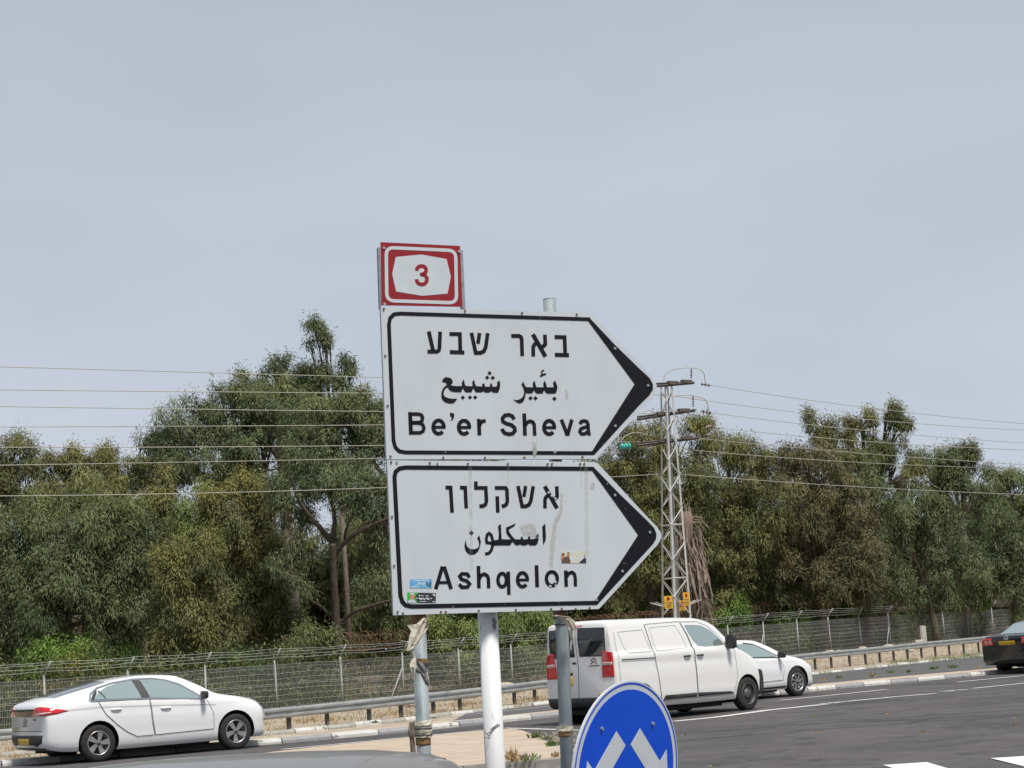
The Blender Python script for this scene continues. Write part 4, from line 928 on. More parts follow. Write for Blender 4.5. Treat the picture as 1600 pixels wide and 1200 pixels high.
def make_wheel(parent, loc, R, side, style, seed=0):
    w_ = thing('wheel', None, None); w_.parent = parent; w_.location = loc
    W = .10
    b = MB(); b.lathe([(-W, R * .66), (-W - .005, R * .80), (-W + .005, R * .95), (-W + .03, R), (W - .03, R), (W - .005, R * .95), (W + .005, R * .80), (W, R * .66), (-W, R * .66)], 36); b.build('tyre', M['tyre'], w_, True)
    s = side; b = MB(); ro = R * .66
    b.lathe([(s * (W - .01), ro), (s * (W + .004), ro * .985), (s * (W + .004), ro * .93), (s * (W - .03), ro * .89), (s * (W - .10), ro * .86), (s * (W - .11), 0.001)], 30)
    o = b.build('rim', [M['alloy'] if style != 'steel' else M['alloyd'], M['alloyd']], w_, True)
    for f in o.data.polygons:
        if (f.center.x ** 2 + f.center.z ** 2) ** .5 < ro * .87: f.material_index = 1
    n = {'five': 5, 'swirl': 8, 'steel': 0, 'ten': 10}[style]
    b = MB(); y = s * (W - .012)
    if style == 'steel':
        b.lathe([(s * (W - .05), ro * .80), (s * (W - .03), ro * .70), (s * (W - .055), ro * .52), (s * (W - .02), ro * .42), (s * (W - .005), ro * .34), (s * (W + .0), ro * .12), (s * (W), .001)], 24); b.build('hub_plate', M['alloyd'], w_, True)
        for k in range(16):
            a = 2 * math.pi * k / 16; q = MB(); q.lathe([(s * (W - .03), .02), (s * (W - .028), .001)], 8); o = q.build('rim_hole', M['well'], w_, loc=(ro * .62 * math.cos(a), 0, ro * .62 * math.sin(a)))
    else:
        for k in range(n):
            a0 = 2 * math.pi * k / n + seed; tw_ = {'five': .10, 'swirl': .42, 'ten': .1}[style]; w0, w1 = {'five': (.05, .125), 'swirl': (.028, .06), 'ten': (.02, .03)}[style]
            pts = []
            for (r_, aa, ww) in ((.13, a0, w0), (.5, a0 + tw_ * .5, (w0 + w1) / 2), (.96, a0 + tw_, w1)):
                c = Vector((math.cos(aa), 0, math.sin(aa))) * ro * r_; t_ = Vector((-math.sin(aa), 0, math.cos(aa))) * ro * ww * (2 if style == 'five' else 1.4)
                pts.append((c - t_, c + t_))
            vs = []
            for i, (a, c) in enumerate(pts):
                yy = y + s * (.0 if i < 2 else .006)
                vs += [a + Vector((0, yy, 0)), c + Vector((0, yy, 0)), a + Vector((0, yy - s * .035, 0)), c + Vector((0, yy - s * .035, 0))]
            fs = []
            for i in range(2):
                o_ = i * 4; fs += [(o_, o_ + 4, o_ + 5, o_ + 1), (o_, o_ + 2, o_ + 6, o_ + 4), (o_ + 1, o_ + 5, o_ + 7, o_ + 3)]
            b.add(vs, fs)
        sp = b.build('spokes', M['alloy'], w_)
        q = MB(); q.lathe([(s * (W - .03), ro * .2), (s * (W - .002), ro * .17), (s * (W + .002), .001)], 16); q.build('hub_cap', M['alloyd'], w_, True)
    return w_
def mirror_part(parent, c, d, m, name='wing_mirror', rz=0):
    bm = bmesh.new(); bmesh.ops.create_uvsphere(bm, u_segments=14, v_segments=9, radius=.5)
    f_ = lambda t: math.copysign(abs(2 * t) ** .55 / 2, t)
    for v in bm.verts: v.co = Vector((max(f_(v.co.x), -.3) * d[0] * (1 - .5 * abs(v.co.y)), f_(v.co.y) * d[1], f_(v.co.z) * d[2]))
    me = bpy.data.meshes.new(name); bm.to_mesh(me); bm.free(); me.shade_smooth(); me.materials.append(m); o = bpy.data.objects.new(name, me); C.objects.link(o); o.parent = parent; o.location = c; o.rotation_euler = (0, 0, rz); return o
def handle(parent, bvh, u, z, ln, m, view=90):
    a = RAD(view); dirv = Vector((math.cos(a), math.sin(a), 0)); ur = Vector((math.sin(a), -math.cos(a), 0)); h = bvh.ray_cast(ur * u + Vector((0, 0, z)) - dirv * 8, dirv)[0]
    b = MB(); d = -dirv; p = lambda k, e: h + ur * (k * ln / 2) + d * e
    b.tube([p(-1, 0), p(-.85, .025), p(-.4, .035), p(.4, .035), p(.85, .025), p(1, 0)], [.012, .016, .017, .017, .016, .012], 8); o = b.build('handle', m, parent, True); o.scale = (1, 1, 1); return o
def emboss(bvh, pts_list, view, m, name, parent, wd, off=.006):
    for k, pts in enumerate(pts_list): o = seam(bvh, pts, view, m, name, parent, wd, off)
    return o
def car(name, label, S, wb, wr, style, paint, loc, head, spec):
    root = thing(name, label, spec.get('cat', 'car'), (loc[0], loc[1], loc[2] if len(loc) > 2 else .0), head)
    body, bvh = car_body(S, (0, wb), wr, paint, root, spec.get('rf', .24), spec.get('rr', .14), spec.get('crown', .05))
    hw = max(S['wm'])
    for wx in (0, wb):
        for s in (-1, 1): make_wheel(root, (wx, s * (hw - .125), wr), wr, s, style, .3 * wx + spec.get('ws', 0))
    for s, view in ((-1, 90), (1, -90)):           # right side is seen looking along +y
        sg = 1 if s < 0 else -1
        U = lambda pts: [(x * sg, z) for x, z in pts]
        for nm, pts, m in spec.get('windows', []): decal(bvh, U(pts), view, m, nm, root, .012)
        for pts in spec.get('pillars', []): decal(bvh, U(pts), view, M['trim'], 'window_pillar', root, .015)
        for pts, hpos in spec.get('doors', []):
            d = decal(bvh, U(pts), view, paint, 'door', root, .0075, .05)
            seam(bvh, U(pts + [pts[0]]), view, M['gap'], 'door_gap', d, .008, .0115)
            if hpos: handle(d, bvh, hpos[0] * sg, hpos[1], .20, spec.get('hm', M['chrome']), view)
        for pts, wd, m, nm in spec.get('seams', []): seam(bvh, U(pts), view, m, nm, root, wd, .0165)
        for nm, pts, m in spec.get('side_parts', []): decal(bvh, U(pts), view, m, nm, root, .013, .05, .004)
        if 'tail' in spec:
            v2 = 45 if s < 0 else -45
            for nm, pts, m in spec['tail']: decal(bvh, [(u * sg, z) for u, z in pts], v2, m, nm, root, .012 if m is not M['lightclr'] else .016, .03, .006)
        if 'head' in spec:
            v2 = 135 if s < 0 else -135
            for nm, pts, m in spec['head']: decal(bvh, [(-u * sg, z) for u, z in pts], v2, m, nm, root, .008, .04, .006)
        if 'mirror' in spec:
            x, z, d, m = spec['mirror']; mirror_part(root, (x, s * (hw + d[1] * .35), z), d, m)
    for nm, pts, m, o_ in spec.get('rear', []): decal(bvh, pts, 0, m, nm, root, o_, .05, .004 if o_ > .005 else 0)
    for nm, pts, m, o_ in spec.get('front', []): decal(bvh, pts, 180, m, nm, root, o_, .05)
    for nm, pts, m in spec.get('top', []): decal(bvh, pts, 'T', m, nm, root, .006, .06)
    b = MB()
    b.box((wb / 2, 0, .19), (wb * .62, hw * 1.5, .10)); b.box((-.1, 0, .24), (1.1, hw * 1.0, .1)); b.box((wb, 0, .24), (.9, hw * 1.0, .1)); b.build('underbody', M['well'], root)
    return root, bvh
# hatchback style sedan at the left
SI = dict(x=[-1.04, -1.0, -.88, -.58, 0, .5, 1.1, 1.6, 2.05, 2.5, 2.9, 3.25, 3.48, 3.58],
          zb=[.46, .33, .27, .22, .20, .19, .19, .19, .19, .19, .20, .20, .24, .33],
          zt=[.97, 1.055, 1.11, 1.19, 1.325, 1.41, 1.455, 1.43, 1.27, 1.04, .965, .885, .76, .60],
          zs=[.90, .97, 1.01, 1.04, 1.055, 1.045, 1.02, .99, .965, .94, .90, .82, .69, .55],
          wm=[.78, .84, .875, .90, .91, .91, .91, .91, .91, .905, .90, .88, .82, .74],
          ws=[.66, .74, .79, .83, .865, .87, .87, .87, .87, .86, .82, .76, .68, .6],
          wt=[.60, .62, .60, .56, .56, .58, .60, .60, .61, .70, .68, .62, .55, .48])
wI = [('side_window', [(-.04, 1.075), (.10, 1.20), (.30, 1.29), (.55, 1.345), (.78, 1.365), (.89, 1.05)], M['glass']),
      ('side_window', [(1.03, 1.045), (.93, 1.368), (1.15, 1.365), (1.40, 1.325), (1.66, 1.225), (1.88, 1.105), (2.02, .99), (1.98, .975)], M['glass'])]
dI = [([(0.02, 1.04), (.99, 1.02), (1.02, .62), (1.06, .39), (.72, .39), (.54, .48), (.34, .63), (.14, .82)], (.34, .885)),
      ([(1.01, 1.02), (2.12, .955), (2.24, .70), (2.24, .41), (1.08, .39), (1.04, .62)], (1.30, .845))]
specI = dict(cat='car', windows=wI, doors=dI, hm=M['paint_w'],
    pillars=[[(.86, 1.05), (.78, 1.37), (.92, 1.37), (1.02, 1.045)], [(-.12, 1.06), (-.02, 1.17), (.10, 1.25), (.06, 1.18), (-.04, 1.075)], [(.17, 1.075), (.10, 1.22), (.125, 1.235), (.195, 1.075)]],
    seams=[([(-.12, 1.055), (.9, 1.035), (2.02, .965)], .022, M['chrome'], 'window_trim'), ([(-.14, 1.06), (-.05, 1.18), (.12, 1.275), (.4, 1.345), (.8, 1.39), (1.15, 1.385), (1.42, 1.34), (1.68, 1.245), (2.03, 1.01)], .022, M['chrome'], 'window_trim'),
           ([(-.6, .93), (0, .945), (1.2, .90), (2.3, .84)], .006, M['gap'], 'crease_shade_line')],  # flat dark line paints the shade along the body crease
    tail=[('tail_light', [(-.36, 1.0), (-.22, 1.02), (.02, .985), (.24, .925), (.10, .885), (-.12, .86), (-.32, .86), (-.46, .865)], M['lightred']), ('tail_light_lens', [(-.34, .905), (-.08, .92), (.02, .91), (-.12, .885), (-.34, .88)], M['lightclr'])],
    head=[('headlight', [(-2.85, .78), (-2.55, .86), (-2.40, .84), (-2.6, .74), (-2.85, .70)], M['headl'])],
    mirror=(2.03, 1.03, (.13, .22, .14), M['trim']),
    rr=.09,
    rear=[('rear_glass_panel', [(-.62, .985), (.62, .985), (.60, .885), (.4, .845), (-.4, .845), (-.60, .885)], M['glassd'], .007),
          ('bumper_insert', [(-.74, .53), (.74, .53), (.70, .40), (.50, .33), (.40, .36), (-.40, .36), (-.50, .33), (-.70, .40)], M['trim'], .007),
          ('number_plate', [(-.25, .47), (.25, .47), (.25, .36), (-.25, .36)], M['plate'], .014),
          ('bumper_base', [(-.70, .30), (.70, .30), (.68, .21), (-.68, .21)], M['trim'], .006),
          ('tailgate_seam', [(-.70, .605), (.70, .605), (.70, .595), (-.70, .595)], M['gap'], .003),
          ('yellow_sticker', [(-.62, .665), (-.40, .665), (-.40, .64), (-.62, .64)], M['plate'], .012)],
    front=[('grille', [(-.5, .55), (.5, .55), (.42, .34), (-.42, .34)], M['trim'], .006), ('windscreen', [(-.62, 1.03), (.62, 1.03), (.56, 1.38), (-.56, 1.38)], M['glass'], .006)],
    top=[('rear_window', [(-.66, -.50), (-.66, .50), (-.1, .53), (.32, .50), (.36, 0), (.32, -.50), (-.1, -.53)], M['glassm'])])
gI = gp(157, 1190)
cI, bI = car('parked_hatchback', None, SI, 2.70, .325, 'five', M['paint_w'], (gI.x - .03 - .80 * math.sin(RAD(38)), gI.y + .80 * math.cos(RAD(38))), RAD(35.5), specI)
cI.scale = (1.02, 1.03, 1.03)
cI.name = 'white_hatchback'; tag(cI, 'white fastback car with red wrap-around tail lights driving at the far left', 'car')
def ring_badge(root, bvh, y, z, rx, rz, m, name, view=0, wd=.014):
    pts = [(y + rx * math.cos(2 * math.pi * k / 16), z + rz * math.sin(2 * math.pi * k / 16)) for k in range(17)]; seam(bvh, pts, view, m, name, root, wd, .012)
def umap(y): return -y        # looking along +x the u axis runs to -y
ring_badge(cI, bI, 0, .765, .075, .045, M['alloyd'], 'badge', 0, .016); seam(bI, [(-.03, .735), (-.02, .765), (.02, .765), (.03, .795)], 0, M['alloyd'], 'badge', cI, .016, .012)
seam(bI, [(-.10, .69), (.10, .69)], 0, M['alloyd'], 'badge_lettering', cI, .018, .010); seam(bI, [(.34, .80), (.46, .80)], 0, M['alloyd'], 'badge_lettering', cI, .02, .010)
# white sedan half hidden by the van
SE = dict(SI); SE['zt'] = [.98, 1.04, 1.06, 1.09, 1.25, 1.37, 1.42, 1.40, 1.27, 1.03, .935, .84, .70, .56]; SE['x'] = [-1.0, -.95, -.8, -.4, .1, .55, 1.1, 1.6, 2.05, 2.55, 2.95, 3.3, 3.52, 3.62]
SE['zs'] = [.90, .97, 1.0, 1.02, 1.0, .985, .965, .945, .93, .91, .87, .77, .64, .51]
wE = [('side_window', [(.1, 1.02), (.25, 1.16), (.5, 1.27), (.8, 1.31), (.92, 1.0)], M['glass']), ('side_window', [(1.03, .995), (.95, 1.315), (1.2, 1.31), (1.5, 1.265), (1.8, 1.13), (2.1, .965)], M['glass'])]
specE = dict(cat='car', windows=wE, doors=[(dI[0][0], (.34, .83)), ([(1.01, .98), (2.15, .93), (2.26, .70), (2.2, .41), (1.08, .39), (1.04, .62)], (1.30, .80))], hm=M['paint_w'],
    pillars=[[(.9, 1.0), (.8, 1.32), (.95, 1.32), (1.03, .995)]], seams=[([(0, 1.0), (1, .985), (2.1, .945)], .018, M['trim'], 'window_trim'), ([(1.2, 1.335), (1.52, 1.29), (1.85, 1.14), (2.2, .955)], .02, M['trim'], 'window_trim'), ([(.62, .24), (2.3, .25)], .04, M['trim'], 'sill_strip')],
    tail=[('tail_light', [(-.36, .96), (.0, .96), (.1, .90), (-.3, .86)], M['lightred'])],
    head=[('headlight', [(-2.95, .70), (-2.62, .78), (-2.45, .76), (-2.7, .68), (-2.95, .63)], M['headl'])], mirror=(2.12, 1.0, (.13, .24, .15), M['trim']),
    front=[('grille', [(-.55, .58), (.55, .58), (.45, .25), (-.45, .25)], M['trim'], .006), ('windscreen', [(-.62, 1.0), (.62, 1.0), (.56, 1.36), (-.56, 1.36)], M['glass'], .006)])
hE = RAD(40); gE = gp(1244, 1087.5)
fx = gE.x - 2.72 * math.cos(hE); fy = gE.y - 2.72 * math.sin(hE)
cE, bE = car('white_sedan', 'white sedan partly hidden behind the white van, its bonnet showing', SE, 2.72, .33, 'swirl', M['paint_w'], (fx - .8 * math.sin(hE), fy + .8 * math.cos(hE)), hE, specE)
# black sedan leaving at the right edge
SJ = dict(x=[-1.05, -1.01, -.9, -.55, -.15, .35, .9, 1.5, 2.0, 2.45, 2.9, 3.25, 3.45, 3.52],
          zb=[.40, .30, .26, .23, .20, .19, .19, .19, .19, .19, .20, .20, .24, .33],
          zt=[.96, 1.03, 1.06, 1.08, 1.20, 1.39, 1.455, 1.45, 1.32, 1.06, .98, .90, .76, .60],
          zs=[.88, .96, .99, 1.01, 1.02, 1.01, .99, .97, .955, .94, .90, .82, .69, .55],
          wm=[.80, .85, .875, .885, .89, .89, .89, .89, .89, .885, .87, .85, .80, .74],
          ws=[.72, .79, .81, .83, .84, .845, .845, .845, .84, .83, .79, .74, .68, .6],
          wt=[.66, .70, .70, .64, .60, .58, .58, .58, .60, .68, .66, .6, .55, .48])
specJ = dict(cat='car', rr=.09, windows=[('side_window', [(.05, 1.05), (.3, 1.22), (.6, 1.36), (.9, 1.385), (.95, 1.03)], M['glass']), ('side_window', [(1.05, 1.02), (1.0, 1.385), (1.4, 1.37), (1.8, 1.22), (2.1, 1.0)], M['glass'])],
    doors=[(dI[0][0], (.34, .86)), (dI[1][0], (1.3, .83))], hm=M['paint_k'], mirror=(2.03, 1.02, (.17, .20, .15), M['paint_k']),
    tail=[('tail_light', [(-.41, .985), (-.20, .985), (-.06, .96), (-.06, .83), (-.20, .80), (-.41, .81)], M['lightred'])],
    rear=[('number_plate', [(-.25, .90), (.25, .90), (.25, .79), (-.25, .79)], M['plate'], .014), ('bumper_seam', [(-.80, .70), (.80, .70), (.80, .69), (-.80, .69)], M['gap'], .003)],
    top=[('rear_window', [(-.50, -.56), (-.50, .56), (.25, .50), (.30, 0), (.25, -.50)], M['glass'])])
hJ = RAD(45); gJ = gp(1570, 1052)
cJ, bJ = car('black_sedan', 'black sedan driving away at the right edge of the picture', SJ, 2.58, .325, 'ten', M['paint_k'], (gJ.x + .78 * math.sin(hJ), gJ.y - .78 * math.cos(hJ)), hJ, specJ)
ring_badge(cJ, bJ, 0, .985, .06, .05, M['chrome'], 'badge', 0, .018); seam(bJ, [(-.035, 1.01), (-.015, .96), (0, .985), (.015, .96), (.035, 1.01)], 0, M['chrome'], 'badge', cJ, .014, .012)
for s in (-1, 1): 
    for k in range(2): seam(bJ, [(s * (.52 + .14 * k) + .035 * math.cos(a), .89 + .035 * math.sin(a)) for a in np.linspace(0, 6.28, 9)], 0, M['lightclr'], 'lamp_ring', cJ, .03, .016)
# white van
SV = dict(x=[-.80, -.78, -.70, -.45, 0, 1.0, 1.9, 2.25, 2.55, 2.9, 3.25, 3.55, 3.86, 4.06, 4.14],
          zb=[.44, .38, .33, .30, .28, .26, .25, .25, .25, .25, .25, .25, .26, .32, .42],
          zt=[1.66, 1.91, 1.985, 2.0, 1.995, 1.985, 1.96, 1.90, 1.79, 1.58, 1.34, 1.21, 1.08, .92, .76],
          zs=[1.15, 1.30, 1.33, 1.34, 1.34, 1.34, 1.33, 1.325, 1.31, 1.29, 1.20, 1.08, .94, .80, .66],
          wm=[.88, .92, .945, .955, .96, .96, .96, .96, .96, .955, .945, .93, .89, .82, .74],
          ws=[.84, .89, .915, .93, .935, .94, .94, .94, .935, .92, .89, .86, .80, .72, .62],
          wt=[.74, .80, .815, .82, .82, .82, .81, .79, .76, .72, .72, .66, .60, .54, .48])
specV = dict(cat='van', rf=.16, rr=.07, crown=.06,
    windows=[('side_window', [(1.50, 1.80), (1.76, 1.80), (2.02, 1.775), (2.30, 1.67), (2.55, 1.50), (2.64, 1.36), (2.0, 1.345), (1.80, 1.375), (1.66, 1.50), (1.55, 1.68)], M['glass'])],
    doors=[([(.30, 1.86), (1.36, 1.88), (1.50, 1.60), (1.60, 1.30), (1.64, .36), (.56, .36), (.50, .75), (.42, 1.25), (.36, 1.55)], (1.38, 1.19)),
           ([(1.38, 1.87), (1.92, 1.86), (2.22, 1.76), (2.55, 1.56), (2.74, 1.34), (2.90, 1.25), (2.93, .70), (2.78, .36), (1.66, .36), (1.63, 1.30), (1.53, 1.60)], (1.78, 1.19))], hm=M['trim'],
    seams=[([(-.55, 1.21), (.42, 1.20)], .024, M['gap'], 'door_rail'), ([(.42, 1.80), (1.20, 1.82), (1.34, 1.60), (1.44, 1.36), (.50, 1.34), (.42, 1.80)], .016, M['paint_v'], 'pressed_panel'), ([(-.50, 1.76), (.22, 1.78), (.36, 1.34), (-.30, 1.34), (-.42, 1.50), (-.50, 1.76)], .016, M['paint_v'], 'pressed_panel'),
           ([(-.62, .50), (-.62, 1.75)], .006, M['gap'], 'corner_seam')],
    side_parts=[('sill_guard', [(.66, .46), (1.62, .455), (1.62, .375), (.60, .375)], M['trim']), ('sill_guard', [(1.67, .455), (2.70, .42), (2.80, .375), (1.67, .375)], M['trim'])],
    head=[('headlight', [(-1.98, 1.10), (-2.08, 1.12), (-2.25, 1.0), (-2.45, .86), (-2.35, .84), (-2.08, .96)], M['headl']), ('bumper_corner', [(-1.95, .82), (-1.97, .66), (-1.965, .50), (-1.96, .30), (-2.75, .30), (-2.8, .62), (-2.3, .76)], M['trim'])],
    tail=[('tail_light', [(-.085, 1.38), (-.04, 1.40), (.12, 1.36), (.125, .90), (-.095, .90)], M['lightred']), ('tail_light_lens', [(-.08, 1.19), (.10, 1.18), (.10, 1.12), (-.08, 1.13)], M['lightclr'])],
    mirror=(2.68, 1.42, (.16, .26, .30), M['trim']),
    rear=[('rear_window', [(-.75, 1.85), (-.06, 1.87), (-.06, 1.31), (-.75, 1.30)], M['glassd'], .007), ('rear_window', [(.06, 1.87), (.75, 1.85), (.75, 1.30), (.06, 1.31)], M['glassd'], .007),
          ('door_seam', [(-.006, 1.88), (.006, 1.88), (.006, .5), (-.006, .5)], M['gap'], .004), ('rear_bumper', [(-.90, .52), (.90, .52), (.90, .32), (-.90, .32)], M['trim'], .02),
          ('number_plate', [(-.36, .93), (-.16, .93), (-.16, .76), (-.36, .76)], M['plate'], .014), ('plate_lamp', [(-.36, 1.01), (-.16, 1.01), (-.16, .96), (-.36, .96)], M['trim'], .016), ('brake_lamp', [(-.20, 1.915), (.20, 1.915), (.20, 1.895), (-.20, 1.895)], M['lightred'], .012),
          ('reflector', [(.52, .60), (.86, .60), (.86, .55), (.52, .55)], M['plate'], .012), ('reflector', [(.60, .60), (.70, .60), (.70, .55), (.60, .55)], M['lightred'], .015)],
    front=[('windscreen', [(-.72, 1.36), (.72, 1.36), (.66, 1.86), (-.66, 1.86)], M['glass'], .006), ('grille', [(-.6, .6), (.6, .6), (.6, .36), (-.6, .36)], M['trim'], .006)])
hV = RAD(45); gV = gp(1167, 1109.5); vx = gV.x - 3.275 * math.cos(hV); vy = gV.y - 3.275 * math.sin(hV)
cV, bV = car('white_van', 'white panel van with black mirrors and red tail lights in the middle of the road', SV, 3.275, .335, 'steel', M['paint_v'], (vx - .85 * math.sin(hV), vy + .85 * math.cos(hV)), hV, specV)
hd = seam(bV, [(-.14, 1.19), (-.04, 1.19)], 0, M['trim'], 'rear_handle', cV, .04, .02)
for dz in (0, .055): seam(bV, [(.34, 1.165 + dz), (.42, 1.215 + dz), (.50, 1.165 + dz)], 0, M['alloyd'], 'badge', cV, .022, .014)
seam(bV, [(.28, 1.125), (.56, 1.125)], 0, M['alloyd'], 'badge_lettering', cV, .018, .010); seam(bV, [(.66, 1.50), (.76, 1.50)], 0, M['gap'], 'badge_lettering', cV, .016, .008)
# grey car whose roof crosses the bottom of the picture
specG = dict(specE); specG['crown'] = .085; specG['seams'] = []; specG['pillars'] = []; specG['hm'] = M['paint_g']
SG = dict(SE); k_ = 1.32 / 1.42
zk = lambda pts: [(a, z * (k_ - .012)) for a, z in pts]
specG['windows'] = [(n_, zk(p_), m_) for n_, p_, m_ in specE['windows']]; specG['doors'] = [(zk(p_), (h_[0], h_[1] * k_)) for p_, h_ in specE['doors']]
specG['front'] = [(n_, zk(p_), m_, o_) for n_, p_, m_, o_ in specE['front']]
SG['zt'] = [z * k_ for z in SE['zt']]
gG = dp(335, 1171.5, 6.2); hG = RAD(84)
cG, bG = car('grey_car', 'grey car roof just showing along the bottom edge in front', SG, 2.72, .33, 'five', M['paint_g'], (gG.x - 1.1 * math.cos(hG), gG.y - 1.1 * math.sin(hG), gG.z - 1.345), hG, specG)
cG.location.z = gG.z - 1.345; cG.scale = (1, 1.18, 1)
# ------------------------------------------------------------------ vegetation
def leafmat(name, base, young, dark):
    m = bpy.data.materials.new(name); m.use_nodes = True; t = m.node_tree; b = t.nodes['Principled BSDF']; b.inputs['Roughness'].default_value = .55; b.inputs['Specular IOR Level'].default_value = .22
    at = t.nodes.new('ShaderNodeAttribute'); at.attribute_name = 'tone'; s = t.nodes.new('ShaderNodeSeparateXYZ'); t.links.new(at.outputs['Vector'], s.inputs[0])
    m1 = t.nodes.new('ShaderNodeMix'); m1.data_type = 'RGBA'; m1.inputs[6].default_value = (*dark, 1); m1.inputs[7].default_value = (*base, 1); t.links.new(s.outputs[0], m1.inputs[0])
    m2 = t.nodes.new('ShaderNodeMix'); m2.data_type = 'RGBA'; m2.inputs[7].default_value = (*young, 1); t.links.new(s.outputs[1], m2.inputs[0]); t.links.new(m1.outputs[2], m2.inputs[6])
    t.links.new(m2.outputs[2], b.inputs['Base Color'])
    tr = t.nodes.new('ShaderNodeBsdfTranslucent'); t.links.new(m2.outputs[2], tr.inputs[0]); mx = t.nodes.new('ShaderNodeMixShader'); mx.inputs[0].default_value = .14
    t.links.new(b.outputs[0], mx.inputs[1]); t.links.new(tr.outputs[0], mx.inputs[2]); t.links.new(mx.outputs[0], t.nodes['Material Output'].inputs[0]); return m
LM = {'euc': leafmat('eucalyptus_leaf', (.168, .200, .094), (.31, .34, .11), (.034, .050, .022)),
      'org': leafmat('eucalyptus_leaf_rusty', (.172, .195, .075), (.33, .29, .085), (.038, .048, .020)),
      'brn': leafmat('eucalyptus_leaf_brown', (.165, .165, .076), (.25, .20, .09), (.042, .046, .022)),
      'lit': leafmat('young_leaf', (.21, .26, .088), (.36, .42, .12), (.05, .078, .026)),
      'bsh': leafmat('bush_leaf', (.13, .22, .048), (.24, .38, .06), (.036, .072, .018)),
      'yel': leafmat('yellow_flower_leaf', (.10, .15, .04), (.55, .40, .04), (.05, .08, .025))}
npr = np.random.RandomState(5)
def leaf_mesh(name, cen, dirs, ln, wd, tone, m, parent, rs, hint=None):
    n = len(cen); d = dirs / np.linalg.norm(dirs, axis=1)[:, None]; r = rs.normal(size=(n, 3))
    if hint is not None: r = r * .26 + hint
    s = np.cross(d, r); s /= np.linalg.norm(s, axis=1)[:, None] + 1e-9
    L_ = ln[:, None]; W_ = wd[:, None]; nn = np.cross(s, d)
    V = np.empty((n, 4, 3)); V[:, 0] = cen; V[:, 1] = cen + d * L_ * .45 + s * W_ * .5 + nn * L_ * .06; V[:, 2] = cen + d * L_ * .97 - nn * L_ * .08 + np.array([0, 0, -.08]) * L_; V[:, 3] = cen + d * L_ * .45 - s * W_ * .5 + nn * L_ * .06
    me = bpy.data.meshes.new(name); me.vertices.add(n * 4); me.vertices.foreach_set('co', V.reshape(-1)); me.loops.add(n * 4); me.loops.foreach_set('vertex_index', np.arange(n * 4, dtype=np.int32))
    me.polygons.add(n); me.polygons.foreach_set('loop_start', np.arange(0, n * 4, 4, dtype=np.int32)); me.polygons.foreach_set('loop_total', np.full(n, 4, dtype=np.int32)); me.update(calc_edges=True)
    a = me.attributes.new('tone', 'FLOAT_VECTOR', 'POINT'); a.data.foreach_set('vector', np.repeat(tone, 4, axis=0).reshape(-1).astype(np.float32))
    me.materials.append(m); o = bpy.data.objects.new(name, me); C.objects.link(o)
    if parent: o.parent = parent
    return o
LEAVES = [0]
